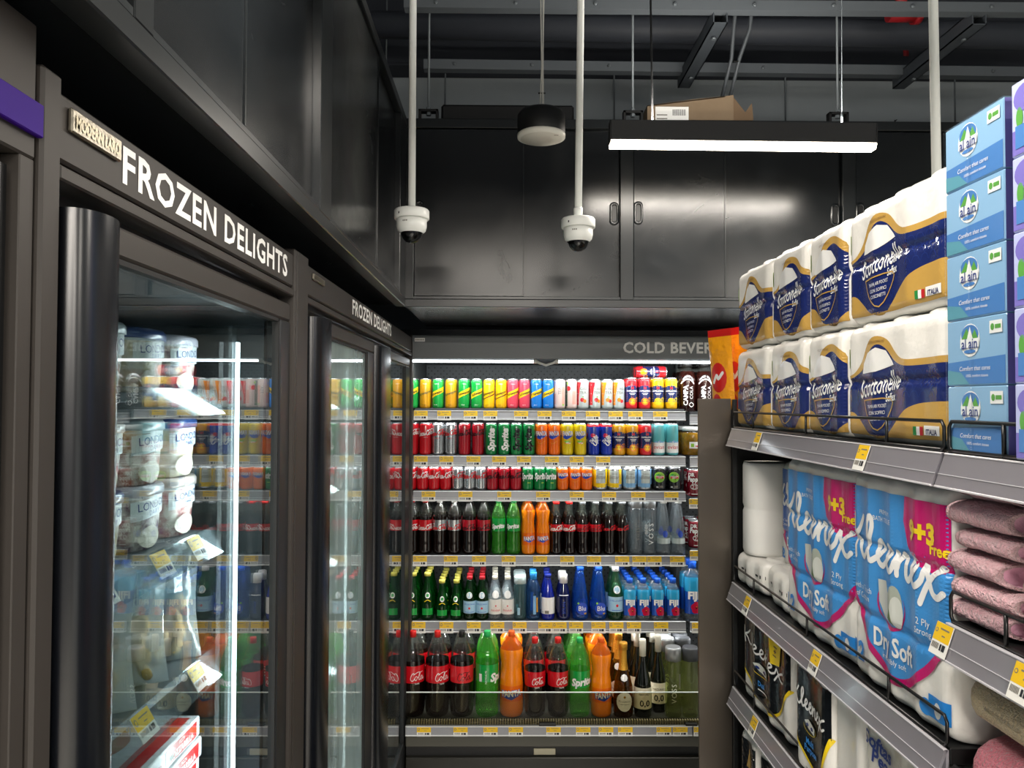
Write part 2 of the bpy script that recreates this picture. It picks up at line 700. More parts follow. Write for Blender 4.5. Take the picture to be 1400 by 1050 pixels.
M_PIPE = mat('dark duct paint', '#3c4048', .6)
o = MB().tube([(-1.55, 3.21, 3.30), (3.95, 3.21, 3.25)], .055, M_PIPE, 20).build('ceiling_pipe')
tag(o, 'thick dark grey pipe running across below the ceiling', 'pipe')
M_RED = mat('red sprinkler paint', '#a02026', .4)
for k, (px, py, y, lab) in enumerate([(1232, 18, 3.0, 'red sprinkler pipe stub nearest the right pole top'), (1214, 78, 3.5, 'red sprinkler pipe stub above the lower steel channel')]):
    p = PY(px, py, y)
    b = MB()
    b.tube([p + Vector((-.05, 0, 0)), p + Vector((.05, 0, 0))], .035, M_RED, 14)
    b.tube([p + Vector((.05, 0, 0)), p + Vector((.075, 0, 0))], .043, M_RED, 14)
    b.tube([p, p + Vector((0, 0, .3))], .022, M_RED, 12)
    tag(b.build('sprinkler_pipe'), lab, 'pipe', 'red sprinkler pipes')

def channel(name, px0, px1, py0, py1, y, h, lab):
    a, c = PY(px0, py0, y), PY(px1, py1, y)
    b = MB()
    t = .004
    M = M_STRUT
    # U section, open upwards
    n0 = len(b.v)
    L = (c - a).length
    b.box(0, L, 0, .041, 0, t, M); b.box(0, L, 0, t, t, h, M); b.box(0, L, .041 - t, .041, t, h, M)
    ang = math.atan2(c.z - a.z, c.x - a.x)
    o = b.build(name, None, (a.x, y, a.z - h / 2))
    o.rotation_euler = (0, -ang, 0)
    tag(o, lab, 'channel', 'steel channels under the ceiling')
    for i in range(8):
        x = L * (i + .4) / 8
        link('bolt', BOLT, o, (x, -.003, h * .5))
    return o
M_STRUT = mat('painted steel strut', '#666c71', .5, .2)
BOLT = MB().lathe([(.007, -.004), (.007, .002), (.004, .004)], M_STEEL, 8).xf(Matrix.Rotation(R(90), 4, 'X')).mesh('bolt')
channel('ceiling_channel', 552, 1420, 3, 10, 2.70, .036, 'upper grey steel channel at the top of the picture')
channel('ceiling_channel', 579, 1420, 87, 98, 3.20, .041, 'lower grey steel channel before the back wall')

def square_tube(px, py, y0, y1, lab):
    p = PY(px, py, y0)
    b = MB()
    s, t = .026, .004
    for q in ((-s, s, -s, -s + t), (-s, s, s - t, s), (-s, -s + t, -s, s), (s - t, s, -s, s)):
        b.box(q[0], q[1], 0, y1 - y0, q[2], q[3], M_STRUT2)
    o = b.build('support_bar', None, p)
    tag(o, lab, 'bar', 'square bars running towards the back wall')
    for yy in (.1, .45):
        link('bolt', BOLT2, o, (s * .1, yy, -s))
    return o
M_STRUT2 = mat('dark painted strut', '#50565c', .5, .2)
BOLT2 = MB().lathe([(.009, -.012), (.009, -.004), (.004, -.004), (.004, 0)], M_STEEL, 8).mesh('bolt')
square_tube(985, 22, 2.72, 3.29, 'square steel bar hanging above the left end of the linear lamp')
square_tube(1339, 24, 2.72, 3.29, 'square steel bar hanging right of the white ceiling pole')

b = MB()
for dx in (0, 22):
    b.tube([PY(1008 + dx, -10, 3.0), PY(1003 + dx, 40, 3.05), PY(1000 + dx * .5, 80, 3.1), PY(985 + dx * .5, 142, 3.15)], .008, M_STRUT, 8)
b.tube([PY(1002, 84, 3.1), PY(1012, 84, 3.1)], .004, M_BLACK, 6)
tag(b.build('conduit_pair'), 'pair of slanting grey conduits behind the cardboard box', 'conduit')

# clamp brackets with threaded rods on top of the back cabinet
CABY = 2.73
CAB_TOP = PY(700, 164, CABY).z
CAB_BOT = PY(620, 417.5, CABY).z
for (px, pr, lab) in [(586, 605, 'left of the black box'), (865, 863, 'above the left end of the linear lamp'), (1145, 1146, 'above the right end of the linear lamp')]:
    y = CABY + .06
    x = PY(px, 150, y).x
    e = empty('hanger_bracket', (x, y, CAB_TOP), 'black rod bracket on the cabinet top ' + lab, 'bracket', 'hanger brackets on the cabinet')
    w, h, t = .036, .056, .009
    MB().box(-w, -w + t, -.015, .015, 0, h, M_BLACK, .001).box(w - t, w, -.015, .015, 0, h, M_BLACK, .001).box(-w, w, -.015, .015, h - t, h, M_BLACK, .001).build('bracket', e)
    MB().tube([(0, 0, h - .02), (0, 0, 1.38)], .0045, M_STEEL, 8).build('rod', e)
    MB().lathe([(.009, h - .02), (.009, h - .008)], M_STEEL, 6, False).lathe([(.009, h), (.009, h + .01)], M_STEEL, 6, False).build('nut', e)
for (px, y, pyb, lab) in [(527, 3.4, 160, 'thin hanging rod beside the corner of the black cabinets'), (608, 3.56, 178, 'thin hanging rod behind the left camera pole'),
                          (840, 3.56, 178, 'thin hanging rod behind the lamp cable'), (1074, 3.56, 178, 'thin hanging rod right of the cardboard box'), (1306, 3.56, 178, 'thin hanging rod right of the white pole')]:
    p = PY(px, pyb, y)
    q = PY(px + (3 if px < 700 else -2), -30, y)
    tag(MB().tube([p, (q.x, y, 4.1)], .004, M_STEEL, 6).build('hanging_rod'), lab, 'rod', 'thin ceiling rods')

# ================================================================== wall cabinets with sliding doors
def recessed_pull(parent, x, z, y, M=None):
    b = MB()
    n = 12
    def ov(w, h, yy):
        return [(w * math.cos(a) , yy, (h - w) * (1 if math.sin(a) >= 0 else -1) + w * math.sin(a)) for a in [2 * PI * i / n + PI / n for i in range(n)]]
    A, B, C = ov(.0175, .043, -.0005), ov(.0135, .039, -.004), ov(.009, .031, -.003)
    D = ov(.0085, .030, -.0008)
    v = A + B + C + D
    f = []
    for k in range(3):
        f += [(k * n + i, k * n + (i + 1) % n, (k + 1) * n + (i + 1) % n, (k + 1) * n + i) for i in range(n)]
    b.add(v, f, M_CAB, True)
    b.add(D, [tuple(range(n))], M_BLACK)
    o = b.build('recessed_pull', parent, (x, y, z))
    return o

def cabinet_run(root, length, depth, h, bays, pulls=True):
    """run along local x from 0, front at local y = 0; bays = [(x0, seam, x1)]"""
    b = MB()
    b.box(0, length, .025, depth, 0, h, M_CAB)
    # frame: bottom rail, top rail and stiles
    b.box(0, length, -.004, .03, -.006, .022, M_CABF, .002)
    b.box(0, length, -.004, .03, h - .03, h + .003, M_CABF, .002)
    last = 0
    edges = [0] + [q for bay in bays for q in (bay[0], bay[2])] + [length]
    for i in range(0, len(edges), 2):
        if edges[i + 1] - edges[i] > .001:
            b.box(edges[i], edges[i + 1], -.003, .03, .022, h - .03, M_CABF, .0015)
    b.build('frame', root)
    for i, (x0, s, x1) in enumerate(bays):
        d1 = MB().box(x0 + .002, s, .003, .014, .034, h - .034, M_CAB, .001).build('sliding_door', root)
        d2 = MB().box(s - .006, x1 - .002, .0145, .0235, .034, h - .034, M_CAB, .001).build('sliding_door', root)
        MB().box(s - .003, s + .001, .0005, .0028, .036, h - .036, M_CABF).build('door_edge', d1)
        MB().box(x0, x1, -.0015, .028, .0225, .0325, M_CABF2, .001).build('bottom_track', root)
        zz = h * .5 - .01
        if not pulls:
            continue
        recessed_pull(d1, x0 + .018, PULL_Z, .003)
        recessed_pull(d2, x1 - .020, PULL_Z, .0145)
M_CABF2 = mat('cabinet track', '#1d2123', .28)

HB = CAB_TOP - CAB_BOT
xl = PY(553, 417, CABY).x
PULL_Z = PY(870, 291, CABY).z - CAB_BOT
def cx(px): return PY(px, 300, CABY).x - xl
root = empty('wall_cabinet', (xl, CABY, CAB_BOT), 'long black steel wall cabinet with sliding doors above the beverage cooler', 'cabinet')
cabinet_run(root, 3.2, .77, HB, [(cx(566), cx(716), cx(848)), (cx(866), cx(992), cx(1152)), (cx(1170), cx(1320), cx(1455)), (cx(1473), cx(1620), cx(1755))])
# the box-like black plenum standing on it
a, c = PY(603, 142, CABY + .15), PY(785, 142, CABY + .15)
tag(MB().box(a.x, c.x, CABY + .15, CABY + .5, CAB_TOP + .004, a.z, M_BLACK, .008).build('black_crate'), 'flat black metal box lying on the back cabinet', 'box')

LX = xl            # face plane of the left run
ly0, ly1 = .12, CABY - .006
def ly(px): return PX(px, 300, LX).y
rl = empty('wall_cabinet', (LX, ly0, CAB_BOT), 'black steel wall cabinet run above the freezers on the left', 'cabinet', rotz=R(90))
pz = PULL_Z
cabinet_run(rl, ly1 - ly0, .75, HB, [(.02, ly(190) - ly0 - .3, ly(190) - ly0 - .02), (ly(190) - ly0 + .02, ly(335) - ly0, ly(436) - ly0), (ly(451) - ly0, ly(517) - ly0, ly(546) - ly0)], False)

# ------------------------------------------------------------------ things on the cabinet top
M_CARD = mat('brown cardboard', '#84715a', .8, var=('#76634c', 9, .3))
M_CARDI = mat('cardboard inside', '#6b5640', .85)
def wedge_box():
    y = CABY + .12
    a = PY(885, 163, y); c = PY(1003, 163, y)
    zl = PY(885, 145, y).z; zr = PY(997, 131, y).z
    e = empty('cardboard_box', (a.x, y, CAB_TOP + .003), 'opened brown cardboard box with white label on the cabinet top', 'box')
    w = c.x - a.x; hl = zl - CAB_TOP; hr = zr - CAB_TOP
    b = MB()
    t = .004
    b.prism([(0, 0), (w, 0), (w, hr), (w * .55, hl * .5 + hr * .5 + .004), (0, hl)], 'y', 0, t, M_CARD)
    b.prism([(0, 0), (w, 0), (w, hr), (0, hl)], 'y', .2 - t, .2, M_CARD)
    b.box(0, t, t, .2 - t, 0, hl, M_CARD)
    b.box(t, w, t, .2 - t, 0, t, M_CARDI)
    b.prism([(0, hl), (w * .9, hr - .004), (w * .9, hr - .008), (0, hl - .004)], 'y', 0, .2, M_CARD)
    b.build('carton', e)
    MB().prism([(w, .002), (w + .05, .012), (w + .075, hr * .35), (w + .07, hr * .8), (w + .045, hr * .55), (w, hr * .95)], 'y', .002, .005, M_CARDI).build('flap', e)
    MB().prism([(w, .002), (w + .06, .006), (w + .085, hr * .6), (w + .03, hr * .72), (w, hr * .9)], 'y', .12, .124, M_CARDI).build('flap', e)
    d = Decal(flatmap(0), .1)
    d.rect(.03, .155, .006, hl * .95, M_WHITE, 0)
    for i in range(12):
        x = .095 + i * .0042
        d.rect(x, x + .0022, hl * .62, hl * .85, M_INK, 1)
    for i in range(3):
        d.rect(.035, .075, hl * (.62 - .14 * i), hl * (.66 - .14 * i), M_GREYINK, 1)
    link('shipping_label', d.mesh('shipping_label'), e)
wedge_box()
y = CABY + .1
a = PY(1252, 160, y)
b = MB()
b.box(a.x, a.x + .5, y, y + .3, CAB_TOP + .004, CAB_TOP + .02, M_CARD, .002)
tag(b.build('cardboard_sheet'), 'flat cardboard sheet lying at the right end of the cabinet top', 'cardboard')
e = empty('scrap_carton', (PY(1238, 160, y).x, y + .03, CAB_TOP + .004), 'torn dark carton scrap beside the flat cardboard sheet', 'cardboard')
MB().prism([(-.03, 0), (.05, 0), (.045, .022), (.01, .028), (-.01, .012)], 'y', -.02, .05, M_CARDI).build('carton', e)
MB().tube([(-.02, 0, .005), (-.026, -.01, .03), (-.03, -.01, .05)], .0025, M_BLACK, 6).tube([(-.036, -.01, .04), (-.022, -.01, .052)], .002, M_BLACK, 6).build('strap', e)

# ------------------------------------------------------------------ dome cameras on white poles
M_DOME = clear('smoked dome', '#6d6f72', 1.5, .02)
M_LENS = mat('black lens', '#050506', .12)
M_LENS2 = mat('white gimbal', '#d9d9d6', .3)
def dome_camera(px, py, y, s, ptop, lab, reducer=False):
    p = PY(px, py, y)                      # point at the top of the mount ring
    e = empty('dome_camera', p, lab, 'camera', 'white dome cameras')
    r = .0515 * s
    MB().lathe([(r * .94, 0), (r, -.004), (r, -.026), (r * .97, -.0285)][::-1], M_WPAINT, 32).build('mount_ring', e)
    MB().lathe([(r * .86, -.0285), (r * .86, -.05), (r * .8, -.062), (r * .66, -.069)][::-1], M_WPAINT, 32, cap0=False).build('housing', e)
    rd = r * .6
    MB().lathe([(rd * math.cos(R(a)), -.068 - rd * math.sin(R(a))) for a in (0, 15, 30, 45, 60, 75, 88)][::-1], M_DOME, 28, cap1=False).build('dome', e)
    g = MB()
    g.lathe([(rd * .55 * math.cos(R(a)), -.072 - rd * .55 * math.sin(R(a))) for a in (-50, -20, 0, 25, 50, 75, 89)][::-1], M_LENS, 16)
    g.lathe([(rd * .36, 0), (rd * .36, .004)], M_LENS2, 14).xf(Matrix.Translation((-.004, -rd * .45, -.074)) @ Matrix.Rotation(R(65), 4, 'X'), len(g.v) - 28)
    g.build('lens', e)
    q = PY(px + ptop, -40, y)
    k = .012
    pole = MB()
    zt = 4.14 - p.z
    dx = (q.x - p.x) * zt / (q.z - p.z)
    pole.tube([(0, 0, .0), (dx, 0, zt)], .0107, M_WPAINT, 14)
    pole.build('pole', e)
    c = MB()
    if reducer:
        c.lathe([(.006, 0), (.0085, .006), (.013, .013), (.0135, .03), (.0125, .032)], M_WPAINT, 16)
    else:
        c.lathe([(.016, 0), (.014, .005), (.011, .006)], M_WPAINT, 16)
    c.build('collar', e)
    d = Decal(cylmap(r), .05)
    d.rect(-r * .72, -r * .64, -.02, -.014, M_INK)
    d2 = d
    for i in range(3):
        d.mb.add([((r * .86 + .0005) * math.sin(a), -(r * .86 + .0005) * math.cos(a), z) for a, z in
                  ((-.5 + i * .12, -.038), (-.42 + i * .12, -.038), (-.42 + i * .12, -.042), (-.5 + i * .12, -.042))], [(0, 1, 2, 3)], M_GREYINK)
    link('marking', d.mesh('marking'), e)
dome_camera(563, 287, 2.25, 1., 2, 'white dome camera on a pole at the corner of the two cabinets')
dome_camera(790.5, 299, 2.25, .97, 4, 'white dome camera on a pole in front of the sliding door handle', True)
dome_camera(1281, 268, 1.80, .9, -6, 'white ceiling pole camera behind the stacked paper packs')

# ------------------------------------------------------------------ pendant speaker
p = PY(740, 186, 2.2)
e = empty('pendant_speaker', p, 'round black pendant speaker with white grille ring hanging by cables', 'speaker')
r = .069
MB().lathe([(r * .96, .0), (r, .008), (r, .058), (r * .86, .07), (r * .3, .074)], M_BLACK, 36).build('body', e)
M_CREAM = mat('speaker ring', '#e6e4da', .45)
MB().lathe([(r * .84, -.0095), (r * 1.0, -.006), (r * 1.01, .003), (r * .97, .006)], M_CREAM, 36, cap0=False).build('ring', e)
MB().lathe([(r * .2, -.0105), (r * .86, -.0098), (r * .86, -.006)], mat('speaker grille', '#d3cfc3', .7, bump=(900, .5, .002)), 36).build('grille', e)
MB().box(r * .5, r * .68, -r * .55, -r * .5, -.0105, -.0095, M_GREYINK).build('badge', e)
b = MB()
for k, dx in enumerate((-.004, .004, .008)):
    b.tube([(dx, 0, .07), (dx * .6, 0, .13), (.002 + dx * .3, 0, .2), (dx * .9 + .004 * math.sin(k * 2), 0, .45), (dx * .7, 0, .9), (dx, 0, 1.9)], .0022, mat('pale cable', '#b8b8b2', .5), 6)
b.build('cable', e)
MB().tube([(-.009, 0, .125), (.012, 0, .125)], .002, M_BLACK, 6).tube([(-.006, 0, .42), (.012, 0, .42)], .0018, M_BLACK, 6).build('cable_tie', e)

# ------------------------------------------------------------------ linear lamps
M_LAMP = emis('lamp diffuser', '#fff3df', 16)
M_LBODY = mat('lamp housing', '#3a3a3b', .45)
def linear_lamp(loc, length, power, lab, rotz=0, top=4.14):
    e = empty('linear_lamp', loc, lab, 'lamp', 'linear ceiling lamps', rotz)
    MB().box(0, length, -.023, .023, .016, .080, M_LBODY, .002).build('housing', e)
    MB().prism([(-.023, .016), (-.023, .011), (-.017, -.001), (.017, -.001), (.023, .011), (.023, .016)], 'x', .0, length, M_LAMP).build('diffuser', e)
    MB().box(-.003, 0, -.023, .023, .009, .080, M_LBODY, .001).box(length, length + .003, -.023, .023, .009, .080, M_LBODY, .001).build('end_cap', e)
    b = MB()
    b.tube([(length * .16, 0, .08), (length * .16, 0, .12)], .003, M_STEEL, 6)
    b.tube([(length * .88, 0, .08), (length * .88, 0, .12)], .003, M_STEEL, 6)
    b.build('ferrule', e)
    MB().tube([(length * .16, 0, .1), (length * .155, .0, .3), (length * .15, .01, .6), (length * .16, 0, top - loc[2])], .0035, M_BLACK, 6).build('power_cable', e)
    MB().tube([(length * .88, 0, .1), (length * .88, 0, top - loc[2])], .0012, M_STEEL, 6).build('suspension_wire', e)
    area_light('added_uplight', (length / 2, 0, .088), length * .9, .04, (power * .5 if power < 50 else 20), (R(180), 0, 0), (1, .95, .88), e)  # upward light added to brighten the ceiling and upper wall
    area_light('lamp_light', (length / 2, 0, -.006), length * .98, .034, power, (0, 0, 0), (1, .93, .84), e)
    return e
a, c = PY(834, 201, 2.4), PY(1194, 205, 2.4)
lamp = linear_lamp((a.x, 2.4, a.z), c.x - a.x, 14, 'lit linear ceiling lamp hanging before the black cabinet')
lamp.rotation_euler = (0, R(.35), 0)
LAMP_Z = a.z
for i, (x, y, pw) in enumerate([(-.45, .95, 19), (1.5, .4, 36), (-.3, -1.6, 110), (1.8, -1.6, 80), (-.3, -3.6, 220), (1.2, -3.6, 220)]):  # rear four are unseen, added to brighten the header and cooler front
    linear_lamp((x, y, LAMP_Z), .9, pw, ['lit linear ceiling lamp between the freezers and the paper goods', 'lit linear ceiling lamp over the paper goods shelves',
                                   'added unseen linear lamp far behind the camera', 'added unseen linear lamp behind the paper goods shelves', 'added unseen linear lamp in the last row on the left', 'added unseen linear lamp in the last row on the right'][i])

# ================================================================== beverage cooler at the back
SY = 3.50                        # front edge of the upper shelves
BYF = 3.28                       # front of the bottom deck
BACKY = 4.06
CX0 = PY(566, 500, SY).x         # left end
CX1 = PY(937, 600, SY).x         # end of the first module
CX2 = CX1 + 1.3
HY = 3.42                        # header plane
hz1, hz0 = PY(700, 458.5, HY).z, PY(700, 491, HY).z
cooler = empty('beverage_cooler', ((CX0 + CX2) / 2, SY, 0), 'long open beverage cooler stocked with cans and bottles at the back', 'cooler')
OFF = -Vector(cooler.location)
def cb(b, name, parent=cooler):
    o = b.build(name, parent)
    o.location = OFF if parent is cooler else (0, 0, 0)
    return o

M_DOTS = bpy.data.materials.new('perforated back panel')
M_DOTS.use_nodes = True
nt = M_DOTS.node_tree
bs = nt.nodes['Principled BSDF']
bs.inputs['Roughness'].default_value = .45
tc = nt.nodes.new('ShaderNodeTexCoord')
vo = nt.nodes.new('ShaderNodeTexVoronoi')
vo.inputs['Randomness'].default_value = 0
vo.inputs['Scale'].default_value = 44
mp = nt.nodes.new('ShaderNodeMapping')
mp.inputs['Rotation'].default_value = (0, R(45), 0)
mp.inputs['Location'].default_value = (0, .0114, 0)
rr = nt.nodes.new('ShaderNodeValToRGB')
rr.color_ramp.interpolation = 'CONSTANT'
rr.color_ramp.elements[0].color = lin('#0c0d0e')
rr.color_ramp.elements[1].color = lin('#4d5254')
rr.color_ramp.elements[1].position = .22
nt.links.new(tc.outputs['Object'], mp.inputs[0])
nt.links.new(mp.outputs[0], vo.inputs['Vector'])
nt.links.new(vo.outputs['Distance'], rr.inputs[0])
nt.links.new(rr.outputs[0], bs.inputs['Base Color'])

b = MB()
b.box(CX0 - .03, CX0 - .004, HY + .02, 4.3, .1, hz1, M_COOLD)           # left end wall
b.box(CX0 - .03, CX2, BACKY + .03, 4.3, .1, hz1 + .05, M_COOLD)         # back body
b.box(CX0 - .03, CX2, HY + .06, BACKY + .03, hz0 + .006, hz1, M_COOL)   # canopy
b.box(CX0 - .2, CX2, HY + .1, BACKY + .3, hz1 + .001, CAB_BOT - .012, M_CABF)        # filler panel up to the cabinet
cb(b, 'cabinet_body')
cb(MB().box(CX0, CX2, BACKY, BACKY + .02, PY(700, 985, BYF).z, hz0, M_DOTS), 'back_panel')
hd = cb(MB().box(CX0 - .004, CX2, HY, HY + .05, hz0, hz1, mat('cooler header enamel', '#5d6365', .4, var=('#686e70', 4, .35)), .003), 'header')
d = Decal(flatmap(HY), .5, .0008)
p = PY(852, 475, HY)
tr, w = text_tris('COLD BEVERAGES', .03, 0, 1.06)
th = (PY(852, 467.5, HY).z - PY(852, 482.5, HY).z)
tw = PY(983, 475, HY).x - p.x       # COLD BEVE spans to here
k = .98
d.text('COLD BEVERAGES', p.x + w * th * k / 2, PY(915, 475, HY).z, th, M_WHITE, 0, bold=.03, spacing=1.06, xs=k)
link('lettering', d.mesh('lettering'), hd)
d = Decal(flatmap(HY - .001), .5)
a, c = PY(567, 462, HY), PY(581, 467, HY)
d.rect(a.x, c.x, c.z, a.z, M_WHITE, 0)
for i in range(6):
    x = a.x + .004 + i * .0065
    d.rect(x, x + .0035, c.z + .005, a.z - .005, M_GREYINK, 1)
link('sticker', d.mesh('sticker'), hd)
# LED strip under the header
M_LED = emis('cooler led tube', '#f4fbff', 7)
lz = PY(700, 494, HY).z
xm0, xm1 = PY(732, 494, HY).x, PY(761, 494, HY).x
for (x0, x1) in ((CX0, xm0), (xm1, CX1 + .12), (CX1 + .16, CX2)):
    cb(MB().tube([(x0, HY + .012, lz), (x1, HY + .012, lz)], .006, M_LED, 10), 'led_tube')
    area_light('led_light', ((x0 + x1) / 2 + OFF.x, HY + .02 + OFF.y, lz - .012 + OFF.z), x1 - x0, .03, 3.2 * (x1 - x0), (R(32), 0, 0), (.95, .99, 1), cooler)
M_CABLE = mat('white cable', '#d7d8d2', .4)
cb(MB().tube([(xm0, HY, lz + .004), (xm0 + .015, HY - .004, lz - .006), ((xm0 + xm1) / 2, HY - .006, lz - .017), (xm1 - .015, HY - .004, lz - .006), (xm1, HY, lz + .004)], .006, M_CABLE, 10), 'led_cable')
for x in (xm0, xm1):
    cb(MB().lathe([(.010, -.008), (.010, .008)], M_CABLE, 10).xf(Matrix.Translation((x, HY + .006, lz)) @ Matrix.Rotation(R(90), 4, 'Y')), 'led_socket')

# price ticket
def ticket_mesh(name, w, h):
    b = MB()
    b.box(0, w, -.0012, 0, -h, 0, M_TAGW)
    d = Decal(flatmap(-.0012), 1, .0002, .0002)
    d.rect(0, w, -h * .56, 0, M_YEL, 0)
    d.ell(w * .13, -h * .25, w * .085, w * .085, M_GREYINK, 1, 10)
    d.ell(w * .13, -h * .25, w * .05, w * .05, M_YEL, 2, 10)
    d.rect(w * .32, w * .85, -h * .2, -h * .15, M_GREYINK, 1)
    d.rect(w * .5, w * .7, -h * .4, -h * .36, M_GREYINK, 1)
    for i in range(7):
        x = w * (.08 + .06 * i)
        d.rect(x, x + w * .035, -h * .8, -h * .62, M_GREYINK, 1)
    d.rect(w * .56, w * .66, -h * .82, -h * .62, M_INK, 1); d.rect(w * .7, w * .88, -h * .82, -h * .62, M_INK, 1)
    me2 = d.mb
    b.v += []
    base = len(b.v)
    b.v += me2.v
    for f, m_ in zip(me2.f, me2.m):
        b.f.append(tuple(i + base for i in f)); b.m.append(b.mi(me2.mats[m_])); b.s.append(False)
    return b.mesh(name)
TICKET = ticket_mesh('price_tag', .0625, .036)

SHELF_W = 1.4
M_SLED = emis('shelf led', '#f6fbff', 3)
M_SHELF = mat('cooler shelf enamel', '#3a3c3f', .5)
def cooler_shelf(x0, x1, yf, pyb, rail_py, tags, lab, yb=BACKY, rail_h=None):
    zt = PY(700, pyb, yf + .03).z
    o = MB().box(x0 + .004, x1 - .004, yf + .004, yb, zt - .018, zt, M_SHELF, .001).build('shelf', cooler)
    o.location = OFF
    o['label'] = lab
    rt, rb = PY(700, rail_py[0], yf).z, PY(700, rail_py[1], yf).z
    if rail_py[0] < pyb:
        rt = min(rt, zt)
    r = MB()
    r.prism([(yf - .006, rb + .006), (yf - .001, rt - .003), (yf + .003, rt - .003), (yf + .003, rb + .006)], 'x', x0, x1, M_RAIL)
    r.box(x0, x1, yf - .010, yf + .003, rb, rb + .006, M_RAILW, .001)
    r.box(x0, x1, yf - .004, yf + .006, rt - .003, rt, M_RAILW, .0008)
    mid = (rt + rb) / 2
    r.box(x0, x1, yf - .0052, yf - .001, mid - .010, mid - .0085, M_RAILW)
    r.build('price_rail', o)
    # led strip under the shelf nose
    MB().box(x0 + .02, x1 - .02, yf + .012, yf + .022, zt - .022, zt - .018, M_SLED).build('led_strip', o)
    area_light('shelf_led_light', ((x0 + x1) / 2, yf + .02, zt - .024), x1 - x0 - .04, .012, (SHELF_W if pyb < 840 else 3.2) * (x1 - x0), (R(6 if pyb < 840 else -14), 0, 0), (.97, .99, 1), o)
    for t in tags:
        a = PY(t, rail_py[0], yf - .008)
        if x0 - .02 < a.x < x1:
            g = link('price_tag', TICKET, o, (a.x, yf - .0062, rt - .001))
            g.rotation_euler = (R(-6), 0, 0)
            k = (rt - rb + .004) / .036
            g.scale = (PY(t + 19, rail_py[0], yf).x - a.x) / .0625, 1, k * .93
    return zt

SHELF_PX = [(558.5, (561.5, 574.3)), (621.8, (623.5, 637.3)), (669.5, (671.5, 685)), (757.5, (759.5, 773.2)), (847, (849.3, 864.5))]
TAGS = [[566, 598, 634, 661, 703, 735, 768, 801, 832, 859, 893], [566, 601, 638, 673, 707, 745, 779, 815], [576.5, 627, 680, 733, 779, 823, 863, 908],
        [565, 607, 645.5, 686, 729, 766, 802.5, 841, 864.5, 885, 916], [563, 601, 638.5, 670.5, 701, 736, 755.5, 778, 808.5, 833, 857, 894]]
SZ = []
for i, (pb, rp) in enumerate(SHELF_PX):
    SZ.append(cooler_shelf(CX0, CX1, SY, pb, rp, TAGS[i], ORD[i] + ' cooler shelf from the top with yellow price tags'))
# second module behind the end panel: its shelves sit at other heights
SZ2 = []
for i, (pb, rp, tg) in enumerate([(562, (566, 580), []), (621.8, (624, 638), []), (678, (681, 694), [942]), (749, (752, 765), [943]), (848, (850, 864), [946])]):
    SZ2.append(cooler_shelf(CX1 + .02, CX2, SY, pb, rp, tg, ORD[i] + ' shelf of the cooler section beside the end panel'))
# bottom deck
zb = PY(700, 984, BYF + .05).z
dk = cb(MB().box(CX0 + .002, CX2, BYF + .02, BACKY, zb - .03, zb, M_SHELF), 'bottom_deck')
rt, rb = PY(700, 992, BYF).z, PY(700, 1005.5, BYF).z
xe = PY(946, 998, BYF).x
for (x0, x1) in ((CX0, xe), (xe + .004, CX2)):
    r = cb(MB().box(x0, x1, BYF - .006, BYF + .01, rb, rt, M_RAIL, .001).box(x0, x1, BYF - .010, BYF, rb, rb + .005, M_RAILW, .001).box(x0, x1, BYF - .009, BYF, rt - .004, rt, M_RAILW, .001), 'price_rail')
    for t in [570, 620, 661, 695.5, 747, 787.5, 818.5, 845, 897.5, 920, 948.5]:
        a = PY(t, 993, BYF - .008)
        if x0 < a.x < x1:
            g = link('price_tag', TICKET, r, (a.x, BYF - .0075, rt - .002))
            g.scale = ((PY(t + 19.5, 993, BYF).x - a.x) / .0625, 1, (rt - rb) / .037)
# air grille comb
b = MB()
n = 118
x0 = CX0 + .02
for i in range(n):
    x = x0 + i * .0108
    b.box(x, x + .0056, BYF + .012, BYF + .03, rt, rt + .017, mat('grille beige', '#9a927c', .5))
b.box(x0, x0 + n * .0108, BYF + .03, BYF + .034, rt - .01, rt + .019, M_BLACK)
g = cb(b, 'air_grille')
g['kind'] = 'stuff'
M_RGLASS = clear('riser glass', '#e2e0d2', 1.2, .02)
M_EDGE = mat('polished glass edge', '#dfe8df', .2, emit='#cfe0d4', es=.0)
zg = PY(700, 947, BYF + .005).z
gl = cb(MB().box(CX0 + .002, CX2, BYF + .004, BYF + .009, rt + .001, zg, M_RGLASS), 'riser_glass')
MB().box(CX0 + .002, CX2, BYF + .0035, BYF + .0095, zg, zg + .0025, M_EDGE).build('glass_edge', gl)
for (p0, p1) in ((737, 760), (937, 953)):
    a, c = PY(p0, 990, BYF), PY(p1, 990, BYF)
    cb(MB().box(a.x, c.x, BYF - .009, BYF + .012, rt, rt + .012, M_BLACK, .002), 'glass_clip')
# front bumper and kick panel
z1, z2, z3 = PY(700, 1022, BYF).z, PY(700, 1037, BYF).z, 0.02
cb(MB().box(CX0, CX2, BYF + .004, BACKY, z1, rb - .001, mat('bumper panel', '#4b4a42', .45), .003), 'bumper')
cb(MB().box(CX0, CX2, BYF + .03, BACKY, z2, z1, M_BLACK), 'kick_gap')
cb(MB().box(CX0, CX2, BYF + .006, BACKY, z3, z2, mat('kick panel', '#17160f', .4), .003), 'kick_panel')
a, c = PY(730, 1027, BYF), PY(760, 1036, BYF)
cb(MB().box(a.x, c.x, BYF + .024, BYF + .032, c.z, a.z, mat('handle plate', '#b9b39b', .4), .002), 'plate')
# shelf brackets at the module joint
b = MB()
b.box(CX1 + .004, CX1 + .014, SY + .2, BACKY, .3, hz0, M_COOLD)
cb(b, 'module_divider')
b = MB()
for i in range(44):
    b.box(CX0 + .001, CX0 + .012, BACKY - .03, BACKY - .001, .35 + i * .034, .35 + i * .034 + .022, M_BLACK)
cb(b, 'slotted_upright')

